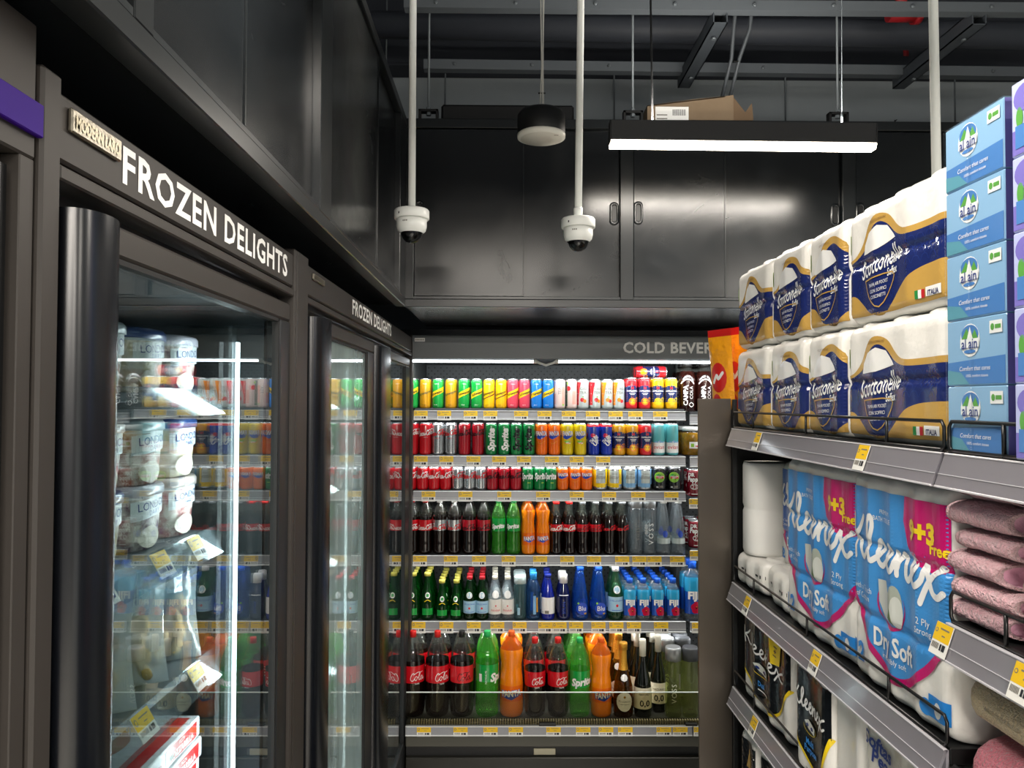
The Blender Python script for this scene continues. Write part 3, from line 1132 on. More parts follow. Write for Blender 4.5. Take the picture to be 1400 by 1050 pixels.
# ================================================================== glass door freezers on the left
FX = -.415                                  # face plane of headers
FB = -1.15                                  # back
def fy(px, x=FX): return PX(px, 500, x).y
H_TOP = PX(300, 277, FX).z
H_BOT = PX(75, 216, FX).z
H_TRIM = PX(75, 243, FX).z
D_TOP = PX(150, 300, FX).z                  # top of the door leaf
G_TOP = PX(150, 346, FX).z
G_BOT = .27
M_FGLASS = clear('freezer door glass', '#e4eeee', 2.1, .004)
M_FOGGED = clear('fogged freezer door glass', '#e6f1ef', 1.75, .02, .3, '#d9ebe8', frost=(.3, .85, (2.5, 4.0, .5)))
M_FLED = emis('freezer led tube', '#f2fbff', 9)
M_RAILC = clear('clear price rail', '#eef3f4', 1.7, .12, .12, '#b5c2c8')
M_GAP = mat('gasket black', '#050607', .6)

def freezer(lab, y0, y1, doors, text, badge, shelves, side0=.0, side1=.0):
    e = empty('display_freezer', (FX, (y0 + y1) / 2, 0), lab, 'freezer', 'glass door freezers')
    off = -Vector(e.location)
    def fb(b, name, parent=e):
        o = b.build(name, parent)
        o.location = off if parent is e else (0, 0, 0)
        return o
    t = .03
    b = MB()
    b.box(FB, FX - .05, y0, y0 + t, .05, H_TOP - .01, M_LINER)
    b.box(FB, FX - .05, y1 - t, y1, .05, H_TOP - .01, M_LINER)
    b.box(FB - .04, FB, y0, y1, .05, H_TOP - .01, M_LINER)
    b.box(FB, FX - .05, y0 + t, y1 - t, G_TOP + .02, H_TOP - .01, M_LINER)
    b.box(FB, FX - .05, y0 + t, y1 - t, .05, G_BOT - .02, M_LINER)
    fb(b, 'cabinet')
    # front jambs
    fb(MB().box(FX - .05, FX + .004, y0, y0 + side0, .05, H_TOP + .012, M_DARK, .003), 'side_frame')
    fb(MB().box(FX - .05, FX + .004, y1 - side1, y1, .05, H_TOP + .012, M_DARK, .003), 'side_frame')
    hd = fb(MB().box(FX - .05, FX, y0 + side0, y1 - side1, H_BOT, H_TOP, M_DARK, .003), 'header')
    MB().box(FX - .05, FX + .003, y0 + side0, y1 - side1, H_TRIM, H_BOT - .004, M_DARK, .002).build('trim_strip', hd)
    fb(MB().box(FX - .06, FX - .03, y0 + side0, y1 - side1, D_TOP, H_TRIM, M_GAP), 'hinge_recess')
    fb(MB().box(FX - .05, FX - .004, y0 + side0, y1 - side1, .05, G_BOT - .05, M_DARK2, .003), 'base_panel')
    # lettering on the header
    d = Decal(lambda u, v, o_: (FX + o_, u, v), .5, .0006)
    ya, yb_, hh, zc = text
    tr, w = text_tris('FROZEN DELIGHTS', .024, 0, 1.1)
    d.text('FROZEN DELIGHTS', (ya + yb_) / 2, zc, hh, M_WHITE, 0, bold=.024, spacing=1.1, xs=(yb_ - ya) / (w * hh))
    link('lettering', d.mesh('lettering'), hd)
    if badge:
        y_a, y_b, z_a, z_b = badge
        bo = MB().box(FX, FX + .005, y_a, y_b, z_a, z_b, M_CHROME, .0015).build('badge', hd)
        d = Decal(lambda u, v, o_: (FX + .005 + o_, u, v), .5, .0008)
        d.text('MODERN LARO', (y_a + y_b) / 2, (z_a + z_b) / 2, (z_b - z_a) * .55, mat('badge relief', '#8c8470', .3, .9), 0, bold=.03, maxw=(y_b - y_a) * .88)
        link('badge_lettering', d.mesh('badge_lettering'), bo)
    # doors
    for (h0, h1, g1, d1, glass, led) in doors:
        fr = MB()
        fr.box(FX - .03, FX - .004, h1 - .012, d1, G_TOP, D_TOP, M_DARK, .004)
        fr.box(FX - .03, FX - .004, g1, d1, G_BOT, G_TOP, M_DARK2, .003)
        fr.box(FX - .03, FX - .004, h1 - .012, d1, G_BOT - .045, G_BOT, M_DARK2, .003)
        do = fb(fr, 'door')
        MB().box(FX - .026, FX - .006, g1 - .006, g1, G_BOT, G_TOP, M_GAP).box(FX - .026, FX - .006, h1, g1, G_TOP - .006, G_TOP, M_GAP).build('gasket', do)
        # full-height half round handle extrusion
        n = 10
        pr = [(FX - .03, h0)]
        for i in range(n + 1):
            a = PI * i / n
            pr.append((FX - .002 + .028 * math.sin(a) ** .8, (h0 + h1) / 2 - (h1 - h0) / 2 * math.cos(a)))
        pr.append((FX - .03, h1))
        MB().prism(pr, 'z', G_BOT - .06, D_TOP - .008, M_HANDLE, True).build('handle', do)
        MB().box(FX - .018, FX - .012, h1 - .002, g1 - .004, G_BOT + .001, G_TOP - .001, glass).build('glass', do)
        # led behind the far jamb
        lo = fb(MB().tube([(FX - .062, led, G_BOT + .02), (FX - .062, led, G_TOP - .05)], .004, M_FLED, 8), 'led_strip')
        area_light('freezer_led_light', (FX - .075 + off.x, led - .012 + off.y, (G_BOT + G_TOP) / 2 + off.z), G_TOP - G_BOT - .1, .02, FLED_W, Vector((-.75, -.66, 0)), (.93, .98, 1), e)
        fb(MB().box(FX - .075, FX - .068, led - .012, led + .012, G_BOT, G_TOP - .02, M_STEEL), 'led_holder')
    for (z, sy0, sy1, tags) in shelves:
        so = fb(MB().box(FB + .02, FX - .115, sy0, sy1, z - .014, z, M_LINER, .001), 'shelf')
        # slanted clear rail
        xo = FX - .085
        MB().prism([(xo - .025, z + .006), (xo, z - .036), (xo + .004, z - .034), (xo - .021, z + .008)], 'y', sy0, sy1, M_RAILC).build('price_rail', so)
        for (ty, sc) in tags:
            g = link('price_tag', TICKET, so, (xo - .0185, ty, z + .006))
            g.rotation_euler = (R(-30), 0, R(90))
            g.scale = (sc, 1, 1.1)
    return e, fb, off

FLED_W = 4.2
yA0, yA1 = fy(46), fy(402)
zt_ = (PX(165, 221, FX).z)
hh_ = PX(165, 195, FX).z - PX(165, 247, FX).z
SHX = FX - .115
s1z, s2z, s3z, s4z = 1.70 + .012, 1.70 - .232, 1.70 - .448, 1.70 - .77
F1 = freezer('near black single-door freezer with large header lettering', yA0, yA1,
             [(fy(83), fy(143), fy(386), fy(399), M_FGLASS, 1.375)],
             (fy(163), fy(391), hh_, zt_),
             (fy(86), fy(156), PX(120, 197, FX).z, PX(120, 165, FX).z),
             [(s1z, yA0 + .04, 1.40, []), (s2z, yA0 + .04, 1.40, [(1.26, .8), (1.13, .8), (.96, .8)]), (s3z, yA0 + .04, 1.40, [(1.27, .8), (1.08, .8), (.93, .8)]), (s4z, yA0 + .04, 1.40, [])],
             fy(73.5) - yA0, yA1 - fy(399.5))
yB0, yB1 = yA1 + .004, fy(564)
sh2 = [(s1z, yB0 + .04, yB1 - .06, []), (s2z, yB0 + .04, yB1 - .06, [(1.9, .8), (2.9, .8)]), (s3z, yB0 + .04, yB1 - .06, [(2.1, .8), (3.0, .8)]), (s4z, yB0 + .04, yB1 - .06, []), (1.70 - 1.08, yB0 + .04, yB1 - .06, [])]
F2 = freezer('far black double-door freezer beside the beverage cooler', yB0, yB1,
             [(fy(424), fy(444), fy(504.5), fy(513), M_FOGGED, 2.33), (fy(514), fy(528.5), fy(556.5), fy(561.5), M_FGLASS, 3.19)],
             (fy(481), fy(534.5), hh_, zt_ + .002),
             (fy(425), fy(440.5), PX(432, 385.5, FX).z, PX(432, 377, FX).z),
             sh2, fy(418) - yB0, yB1 - fy(562.5))

# ------------------------------------------------------------------ tall purple-banded fridge at the left edge
yP1 = yA0 - .003
yP0 = yP1 - .62
e = empty('purple_band_fridge', (FX, (yP0 + yP1) / 2, 0), 'tall charcoal fridge with a purple header band at the left edge', 'fridge')
off = -Vector(e.location)
zp1, zp0 = PX(46, 141, FX).z, PX(46, 187, FX).z
b = MB()
b.box(FB, FX - .02, yP0, yP1, .05, CAB_BOT - .012, M_DARK2)
b.box(FX - .02, FX, yP0, yP1, zp0 - .02, CAB_BOT - .012, M_DARK, .002)
yj = PX(27, 300, FX).y
b.box(FX - .02, FX - .001, yj, yP1, .05, zp0 - .02, M_DARK, .001)
o = b.build('cabinet', e); o.location = off
o = MB().box(FX, FX + .006, yP0, yP1 + .002, zp0, zp1, mat('purple acrylic band', '#2a0668', .5, 0, .15), .001).build('header_band', e); o.location = off
ydr = PX(13, 300, FX).y
dr = MB().box(FX - .02, FX - .006, yP0 + .02, ydr, .1, zp0 - .03, M_DARK2, .003).build('door', e); dr.location = off
MB().box(FX - .019, FX - .012, ydr, yj, .1, zp0 - .03, M_GAP).build('gasket', dr)

# ================================================================== paper goods shelving on the right
GX = .61
FARY = 2.058
BAYY = 1.062
NEARY = .10
gond = empty('shelving_unit', (GX + .2, (FARY + BAYY) / 2, 0), 'black gondola shelving stacked with paper goods on the right', 'shelving')
goff = -Vector(gond.location)
def gb(b, name, parent=gond):
    o = b.build(name, parent)
    o.location = goff if parent is gond else (0, 0, 0)
    return o
M_GSH = mat('black shelf steel', '#101112', .45)
M_WIRE = mat('black wire', '#0b0b0c', .35)
M_GRAIL = clear('smoky clear price rail', '#d6d8de', 1.65, .1, .6, '#c3c0c6')
M_GRAILL = mat('rail ridge', '#c9c7cc', .25)
M_GRAILB = mat('grey rail backing', '#8f8d94', .35)
def gz(px, py): return PX(px, py, GX).z
TZ = gz(1100, 596); S2Z = gz(1100, 872); S3Z = gz(1050, 997); N1Z = gz(1271, 837); N2Z = N1Z - .235
S4Z = S3Z - .30
TICKB = ticket_mesh('price_tag', .038, .044)

def wire_guard(parent, y0, y1, z, h=.042, posts=3):
    b = MB()
    x = GX + .004
    r = .0026
    b.tube([(x, y0 + .01, z), (x, y0 + .004, z + .008), (x, y0 + .004, z + h - .008), (x, y0 + .01, z + h), (x, y1 - .01, z + h), (x, y1 - .004, z + h - .008), (x, y1 - .004, z + .008), (x, y1 - .01, z)], r, M_WIRE, 8)
    b.tube([(x, y0 + .01, z + .002), (x, y1 - .01, z + .002)], r, M_WIRE, 8)
    for i in range(posts):
        yy = y0 + (y1 - y0) * (i + .5) / posts
        b.tube([(x, yy, z), (x, yy, z + h)], r, M_WIRE, 8)
    b.build('wire_guard', parent)

def gshelf(y0, y1, z, tags, lab, posts=3, depth=.40):
    o = gb(MB().box(GX + .006, GX + depth, y0, y1, z - .022, z, M_GSH, .001), 'shelf')
    o['label'] = lab
    MB().prism([(GX - .001, z - .002), (GX - .016, z - .046), (GX - .013, z - .047), (GX + .004, z - .002)], 'y', y0 + .002, y1 - .002, M_GRAIL).box(GX + .001, GX + .005, y0 + .002, y1 - .002, z - .046, z - .003, M_GRAILB).box(GX - .0175, GX - .0125, y0 + .002, y1 - .002, z - .0485, z - .0455, M_GRAILL, .0005).box(GX - .0025, GX + .003, y0 + .002, y1 - .002, z - .004, z - .0015, M_GRAILL, .0005).box(GX - .0115, GX - .0075, y0 + .002, y1 - .002, z - .0305, z - .0295, M_GRAILL).build('price_rail', o)
    for (px, py) in tags:
        p = PX(px, py, GX - .004)
        g = link('price_tag', TICKB, o, (GX - .0035, p.y, z - .004))
        g.rotation_euler = (R(-19), 0, R(-90))
    wire_guard(o, y0, y1, z, posts=posts)
    return o
gshelf(BAYY + .002, FARY, TZ, [(1176, 610), (1035, 600)], 'top gondola shelf with quilted paper packs')
gshelf(BAYY + .002, FARY, S2Z, [(1113, 880), (1021, 810)], 'second gondola shelf with large blue paper packs')
gshelf(BAYY + .002, FARY, S3Z, [(1030, 970)], 'third gondola shelf with black kitchen roll packs')
gshelf(BAYY + .002, FARY, S4Z, [], 'fourth gondola shelf low on the right')
gshelf(NEARY, BAYY - .002, TZ, [], 'top gondola shelf of the near bay', 4)
gshelf(NEARY, BAYY - .002, N1Z, [(1283, 850), (1391, 905)], 'near bay shelf with pink folded towels', 4)
gshelf(NEARY, BAYY - .002, N2Z, [], 'near bay shelf with rolled beige and rose towels', 4)
b = MB()
b.box(GX + .43, GX + .45, NEARY, FARY, .05, 1.75, M_GSH)
b.box(GX + .40, GX + .86, NEARY, FARY, 0, .1, M_GSH)
gb(b, 'back_panel')
b = MB()
b.box(GX + .02, GX + .45, NEARY, FARY, 0, .12, M_GSH)
gb(b, 'base')
# far upright with slots, and the bay upright
def upright(x0, x1, y, t, z1):
    o = gb(MB().box(x0, x1, y - t, y, 0, z1, M_DARK2, .001), 'upright')
    b = MB()
    n = int((z1 - .3) / .035)
    for c in (.33, .67):
        for i in range(n):
            z = .3 + i * .035
            xm = x0 + (x1 - x0) * c
            b.box(xm - .0015, xm + .0015, y - t - .0004, y - t + .001, z, z + .02, M_BLACK)
    b.build('slot_row', o)['kind'] = 'stuff'
EPX0, EPX1 = PY(955, 700, 2.095).x, PY(1000, 700, 2.095).x
upright(EPX1 + .001, GX + .022, 2.0935, .012, 1.71)
gb(MB().box(GX + .40, GX + .43, BAYY - .016, BAYY + .016, .1, 1.75, M_GSH), 'upright')

# end cap: brushed back panel with a low shelf unit behind it
EZ = PY(975, 545, 2.095).z
ec = empty('end_cap_shelf', (EPX0 + .3, 2.1, 0), 'end cap display with brushed dark steel panel at the aisle end', 'shelving')
eo = -Vector(ec.location)
M_BRUSH = mat('brushed dark steel', '#6a635b', .3, .9, var=('#756d64', 3, .3))
def eb(b, name):
    o = b.build(name, ec); o.location = eo; return o
eb(MB().box(EPX0, EPX1, 2.095, 2.103, 0.02, EZ, M_BRUSH, .001), 'side_panel')
eb(MB().box(EPX1, EPX0 + .9, 2.099, 2.11, .02, EZ - .03, M_GSH), 'back_panel')
for z in (.15, .6, 1.05, EZ - .13):
    eb(MB().box(EPX0 + .075, EPX0 + .88, 2.111, 2.32, z - .02, z, M_GSH, .001), 'shelf')
CHIPZ = EZ - .13

# ================================================================== drinks
def paint(name, col, rough=.22, metal=.0, coat=.6):
    return mat(name, col, rough, metal, .5, coat)
C = {
    'amber': paint('amber can', '#d99a16'), 'green': paint('green can', '#159a3f'), 'yellow': paint('yellow can', '#f0bb10'), 'pink': paint('pink can', '#e0475c'),
    'blue': paint('blue can', '#1c7ed6'), 'red': paint('red can', '#c8101e'), 'dred': paint('dark red can', '#a80d20'), 'silver': paint('silver can', '#cfd3d6', .2, .8),
    'sprite': paint('deep green can', '#077a3a'), 'orange': paint('orange can', '#ee6a0c'), 'lemon': paint('lemon can', '#d8bd10'), 'royal': paint('royal blue can', '#1531a0'),
    'navy': paint('navy print', '#1d2a5e'), 'white': paint('white can', '#e9ebe8'), 'teal': paint('teal can', '#5fb8bd'), 'black': paint('black can', '#15161a'),
    'crim': paint('crimson can', '#7c0d20'), 'salmon': paint('salmon print', '#e8a596'), 'lblue': paint('light blue can', '#7fb2dd'), 'pale': paint('pale silver can', '#cfdad8', .3, .3),
    'pink2': paint('pale pink can', '#e2c9c2'), 'lime': paint('lime print', '#8dc63f'), 'dgreen': paint('dark green print', '#1c4a3a'), 'redp': paint('red print', '#d7222b'),
    'orangep': paint('orange print', '#f08a1d'), 'yel': paint('yellow print', '#f6cf1a'), 'inkb': paint('blue print', '#2548b5'), 'cream': paint('cream print', '#ece4cb'),
    'maroon': paint('maroon print', '#5b0f16'), 'inkk': paint('black print', '#141416'), 'gold': paint('gold foil', '#d9a233', .3, .7), 'grey': paint('grey print', '#9aa0a2'),
    'magenta': paint('flower red', '#c4163c'), 'sky': paint('sky print', '#9fc5da'), 'wht': paint('white ink', '#f3f3f0'),
}
M_ALU = mat('aluminium lid', '#d5d8da', .25, .85)

SLIM = (.0272, .146)
TALL = (.0262, .136)
MINI = (.0262, .104)
STD = (.0325, .108)

def can(key, desc, size, col, deco=None, top=None):
    r, h = size
    prof = [(r * .80, 0), (r * .9, .002), (r * .985, .008), (r, .014), (r, h * .5), (r, h - .016), (r * .97, h - .011), (r * .9, h - .005)]
    top_m = C[top] if top else C[col]
    b = MB().lathe(prof, C[col], 22, mats=[(h - .0165, C[col]), (h, top_m)])
    body = b.mesh('can_body')
    parts = [('body', body), ('lid', MB().lathe([(r * .9, h - .005), (r * .895, h - .001), (r * .86, h), (r * .82, h - .004), (r * .2, h - .005)], M_ALU, 22, cap0=False).mesh('lid'))]
    if deco:
        d = Decal(cylmap(r), .012, .0003, .00015)
        deco(d, r, h)
        parts.append(('print', d.mesh('print')))
    kind(key, 'soda_can', 'can', desc, parts)

def schw(band, txt, dark=False):
    def f(d, r, h):
        w = r * 1.5
        if band:
            d.poly([(-w, h * .30), (w, h * .56), (w, h * .74), (-w, h * .48)], C[band], 0)
        d.text('Schweppes', 0, h * .52, h * .085, C[txt], 2, rot=20, shear=.2, bold=.02, maxw=r * 2.3)
        d.text('TONIC', 0, h * .82, h * .035, C['wht'], 2, maxw=r)
        d.text('250 ml', -r * .2, h * .12, h * .03, C['wht' if not dark else 'inkk'], 2)
    return f
can('schw_amber', 'amber soda can', TALL, 'amber', schw(None, 'dgreen', True))
can('schw_green', 'green soda can with yellow band', TALL, 'green', schw('yel', 'inkk'))
def schy(d, r, h):
    schw(None, 'inkk', True)(d, r, h)
    d.poly([(-r * 1.3, h * .27), (r * 1.3, h * .47), (r * 1.3, h * .51), (-r * 1.3, h * .29)], C['maroon'], 1)
can('schw_yellow', 'yellow soda can with dark script', TALL, 'yellow', schy)
can('schw_pink', 'pink soda can with yellow band', TALL, 'pink', schw('yel', 'inkk'))
can('schw_blue', 'blue soda can with yellow band', TALL, 'blue', schw('yel', 'inkk'))
def tea(c1, c2):
    def f(d, r, h):
        d.rect(-r * 1.57, -r * .75, h * .12, h * .9, C[c1], 0)
        d.poly([(-r * .75, h * .4), (-r * .25, h * .9), (-r * .75, h * .9)], C[c1], 0)
        d.ell(-r * .05, h * .3, r * .36, r * .36, C[c2], 1); d.ell(r * .4, h * .26, r * .3, r * .3, C['redp' if c2 != 'redp' else 'orangep'], 1)
        d.ell(r * .1, h * .4, r * .15, r * .1, C['lime'], 2)
        d.text('ICED', r * .1, h * .68, h * .09, C['grey'], 2, bold=.02); d.text('TEA', r * .1, h * .55, h * .09, C['grey'], 2, bold=.02)
    return f
can('tea_pink', 'pale pink tea can', TALL, 'pink2', lambda d, r, h: (d.rect(-r * 1.5, -r * .9, h * .15, h * .5, C['salmon'], 0), d.rect(r * .2, r * .75, h * .15, h * .75, C['salmon'], 0), d.rect(r * .3, r * .6, h * .1, h * .16, C['lime'], 1), d.text('TEA', -r * .2, h * .6, h * .1, C['grey'], 2, rot=90)))
can('tea_green', 'pale pink tea can with dark green edge', TALL, 'pink2', lambda d, r, h: (d.rect(-r * 1.57, -r * .8, h * .08, h * .92, C['dgreen'], 0), d.ell(-r * .6, h * .68, r * .4, r * .42, C['redp'], 1), d.rect(r * .1, r * .8, h * .15, h * .6, C['salmon'], 0), d.ell(-r * .8, h * .85, r * .15, r * .25, C['lime'], 2)))
can('tea_apple', 'silver tea can with red edge and fruit', TALL, 'pale', tea('redp', 'redp'))
can('tea_peach', 'silver tea can with orange edge and peach', TALL, 'pale', tea('orangep', 'orangep'))
def sanp(c1):
    def f(d, r, h):
        d.poly([(-r * 1.57, h * .68), (-r * .8, h * .73), (0, h * .76), (r * .8, h * .73), (r * 1.57, h * .68), (r * 1.57, h * .22), (-r * 1.57, h * .22)], C['navy'], 0)
        d.ell(0, h * .24, r * .62, r * .62, C[c1], 1); d.ell(0, h * .24, r * .38, r * .38, C['yel'], 2); d.ell(r * .9, h * .3, r * .4, r * .4, C[c1], 1)
        d.ell(0, h * .67, r * .24, r * .2, C['redp'], 1)
        d.text('SANPELLEGRINO', 0, h * .575, h * .05, C['wht'], 2, bold=.02, maxw=r * 2.1)
        d.rect(-r * .5, r * .5, h * .49, h * .51, C['wht'], 2); d.rect(-r * .35, r * .35, h * .45, h * .465, C['wht'], 2)
    return f
SLIMS = (.0278, .144)
can('sanp_red', 'red and navy citrus soda can', SLIMS, 'redp', sanp('orangep'))
can('sanp_yellow', 'yellow and navy lemon soda can', SLIMS, 'yellow', sanp('yel'))
can('sanp_orange', 'orange and navy citrus soda can', SLIMS, 'amber', sanp('orangep'))
def script_can(word, ink, k=1., y=.66):
    def f(d, r, h):
        d.script(word, 0, h * y, r * .95 * k, C[ink], .2, xs=.9)
        d.rect(-r * .6, r * .3, h * y - r * .75, h * y - r * .68, C[ink], 2)
    return f
can('coke', 'red cola can with white script', SLIM, 'red', lambda d, r, h: (d.script('Coca-Cola', 0, h * .68, r * .8, C['wht'], .36, xs=.85, rot=8), d.text('ORIGINAL', 0, h * .55, h * .022, C['wht'], 2)))
can('coke_light', 'silver cola can with red script', SLIM, 'silver', lambda d, r, h: (d.script('Coca-Cola', 0, h * .68, r * .8, C['redp'], .36, xs=.85, rot=8), d.text('LIGHT', 0, h * .52, h * .04, C['redp'], 2)))
can('coke_zero', 'dark red cola can with black script', SLIM, 'dred', lambda d, r, h: (d.script('Coca-Cola', 0, h * .68, r * .8, C['inkk'], .38, xs=.85, rot=8)))
can('sprite', 'green can with white upright lettering', SLIM, 'sprite', lambda d, r, h: d.text('Sprite', 0, h * .48, r * 1.15, C['wht'], 2, rot=90, bold=.05, shear=.2, maxw=h * .92), )
can('sprite_zero', 'green can with black upright lettering', SLIM, 'sprite', lambda d, r, h: d.text('Sprite', 0, h * .48, r * 1.15, C['inkk'], 2, rot=90, bold=.05, shear=.2, maxw=h * .92))
def fanta(d, r, h):
    d.poly([(-r * .85, h * .53), (-r * .2, h * .49), (r * .6, h * .57), (r * .95, h * .66), (r * .4, h * .62), (-r * .85, h * .62)], C['inkb'], 1)
    d.text('FANTA', 0, h * .67, h * .155, C['inkb'], 2, bold=.06, maxw=r * 2.1)
    d.text('FANTA', 0, h * .68, h * .14, C['wht'], 4, bold=.03, maxw=r * 1.95)
    d.stroke([(-r * .7, h * .4), (-r * .1, h * .36), (r * .6, h * .45)], h * .022, C['orangep'], 2)
can('fanta', 'orange soda can with blue and white logo', SLIM, 'orange', fanta)
can('fanta_lemon', 'yellow soda can with blue and white logo', SLIM, 'lemon', lambda d, r, h: (fanta(d, r, h), d.ell(0, h * .42, r * .7, r * .2, C['lime'], 0), d.ell(0, h * .38, r * .4, r * .13, C['wht'], 1)))
can('thums', 'blue cola can with red top', SLIM, 'royal', lambda d, r, h: (d.text('THUMS', -r * .05, h * .5, h * .12, C['wht'], 2, rot=40, bold=.04, maxw=r * 1.7), d.text('UP', r * .35, h * .4, h * .13, C['wht'], 2, rot=40, bold=.05), d.ell(-r * .2, h * .62, r * .4, r * .34, C['redp'], 0)), top='redp')
def evian(d, r, h):
    d.poly([(-r * 1.57, .012), (r * 1.57, .012), (r * 1.57, h * .4), (r * .8, h * .44), (r * .4, h * .40), (0, h * .46), (-r * .4, h * .4), (-r * 1.57, h * .4)], C['wht'], 0)
    d.poly([(-r * .9, h * .4), (-r * .5, h * .46), (-r * .2, h * .42), (r * .1, h * .49), (r * .5, h * .42), (r * .8, h * .45), (r * 1.0, h * .4)], C['lblue'], 1)
    d.text('evian', 0, h * .27, h * .13, C['redp'], 2, maxw=r * 2.2)
can('evian', 'teal and white water can', SLIM, 'teal', evian)
can('mini_coke', 'small red cola can with white script', MINI, 'red', lambda d, r, h: d.script('Coca-Cola', 0, h * .62, r * .9, C['wht'], .36, xs=.9, rot=6))
can('mini_light', 'small silver cola can with red script', MINI, 'silver', lambda d, r, h: d.script('Coca-Cola', 0, h * .62, r * .9, C['redp'], .36, xs=.9, rot=6))
can('mini_zero', 'small dark red cola can with black script', MINI, 'dred', lambda d, r, h: d.script('Coca-Cola', 0, h * .62, r * .9, C['inkk'], .38, xs=.9, rot=6))
can('mini_sprite', 'small green can with white lettering', MINI, 'sprite', lambda d, r, h: (d.text('Sprite', 0, h * .62, h * .27, C['wht'], 2, bold=.04, shear=.25, maxw=r * 2.4), d.rect(r * .1, r * .6, h * .3, h * .34, C['lime'], 1)))
can('mini_fanta', 'small orange soda can with blue and white logo', MINI, 'orange', fanta)
def bitter(c):
    def f(d, r, h):
        d.poly([(-r * .8, h * .3), (r * .5, h * .3), (r * .55, h * .82), (-r * .8, h * .82)], C['pale'], 1)
        d.rect(-r * 1.57, -r * .8, h * .15, h * .85, C[c], 0); d.rect(r * .6, r * 1.2, h * .25, h * .9, C[c], 0); d.rect(-r * .8, r * .6, h * .12, h * .3, C[c], 0)
        d.text('Bitter', -r * .1, h * .56, h * .17, C['grey'], 3, shear=.3, maxw=r * 1.5); d.text('Lemon', -r * .1, h * .7, h * .07, C['grey'], 3)
    return f
can('bitter_yellow', 'short silver and yellow lemon can', STD, 'silver', bitter('yel'))
can('bitter_blue', 'short silver and light blue can', STD, 'silver', bitter('lblue'))
can('canada', 'short black ginger ale can with green crest', STD, 'black', lambda d, r, h: (d.ell(-r * .05, h * .56, r * .78, r * .74, C['lime'], 0), d.ell(-r * .2, h * .6, r * .4, r * .3, C['green'], 1), d.rect(-r * .5, r * .6, h * .5, h * .62, C['redp'], 2), d.text('CANADA', 0, h * .59, h * .06, C['wht'], 3, bold=.02), d.text('DRY', 0, h * .53, h * .06, C['wht'], 3, bold=.02), d.rect(-r * .5, -r * .2, h * .12, h * .17, C['wht'], 1), d.rect(0, r * .5, h * .12, h * .2, C['grey'], 1)))
def pepper(d, r, h):
    d.text('DR', -r * .5, h * .8, h * .13, C['wht'], 2, bold=.05); d.text('Pepper', 0, h * .64, h * .18, C['wht'], 2, bold=.05, shear=.1, maxw=r * 2.2)
    d.ell(-r * .1, h * .36, r * .55, r * .42, C['wht'], 1); d.ell(-r * .1, h * .36, r * .47, r * .34, C['crim'], 2); d.text('23', -r * .1, h * .36, h * .14, C['wht'], 3)
    d.rect(-r * .5, r * .5, h * .08, h * .11, C['wht'], 1)
can('pepper', 'maroon soda can with white lettering', (.0325, .125), 'crim', pepper)

# ------------------------------------------------------------------ bottles
M_COLA = mat('cola liquid', '#120604', .06, coat=.5)
M_PET = clear('clear bottle plastic', '#f8f9f6', 1.55, .04, .02, '#e8e6da')
M_GREENL = clear('green soda bottle', '#b0ee98', 1.5, .05, .24, '#6fdc58')
M_GREENU = clear('green bottle neck', '#a5e58f', 1.5, .05, .18, '#8fe07a')
M_ORANGE = mat('orange soda', '#f5850f', .12, coat=.5)
M_ORU = clear('orange bottle neck', '#f8b95e', 1.5, .05, .4, '#f59a2a')
M_GGLASS = clear('green bottle glass', '#3c9a48', 1.5, .02, .10, '#0f6a22')
M_GGLASS2 = clear('dark green bottle glass', '#4fae5a', 1.5, .02, .2, '#14752a')
M_WATER = clear('water bottle', '#eef4f7', 1.55, .03, .13, '#e6edf0')
M_WATB = clear('blue tinted water bottle', '#9fcbee', 1.5, .03, .1, '#6fb0e8')
M_AQUA = clear('teal tinted bottle', '#b8d8d8', 1.5, .03, .15, '#9cc4c6')
M_FIJIB = mat('deep blue bottle print', '#1c4fae', .2, coat=.4)
M_FIJIT = mat('turquoise bottle print', '#2f9fce', .2, coat=.4)
M_BLUEG = mat('cobalt glass', '#101f86', .1, coat=.5)
M_BLUE2 = mat('dark cobalt glass', '#0b1240', .1, coat=.5)
M_BLUB = clear('azure water bottle', '#5fa5ee', 1.5, .04, .3, '#2d78d8')
M_WINE = mat('dark wine bottle glass', '#0c0f0a', .06, coat=.5)
M_AMBERG = clear('sparkling wine glass', '#b58a3c', 1.5, .03, .2, '#5a3d12')
M_BROWN = mat('brown bottle', '#2a0d08', .08, coat=.5)
M_OLIVE = clear('yellowish water', '#dfe4b8', 1.5, .03, .08, '#cfd6a0')
CAPS = {k: mat(k + ' cap', c, .4) for k, c in {'red': '#d81f1c', 'white': '#ecebe6', 'black': '#1c1a1a', 'green': '#2bb45f', 'orange': '#f2641c', 'grey': '#8d9092', 'yellow': '#d8cf5e',
        'blue': '#1557c8', 'lblue': '#2d93e0', 'cream': '#e9e5d2', 'dgrey': '#4b4d50', 'wine': '#b01a26', 'navy': '#1a2c8c', 'paleteal': '#c3d6d5'}.items()}

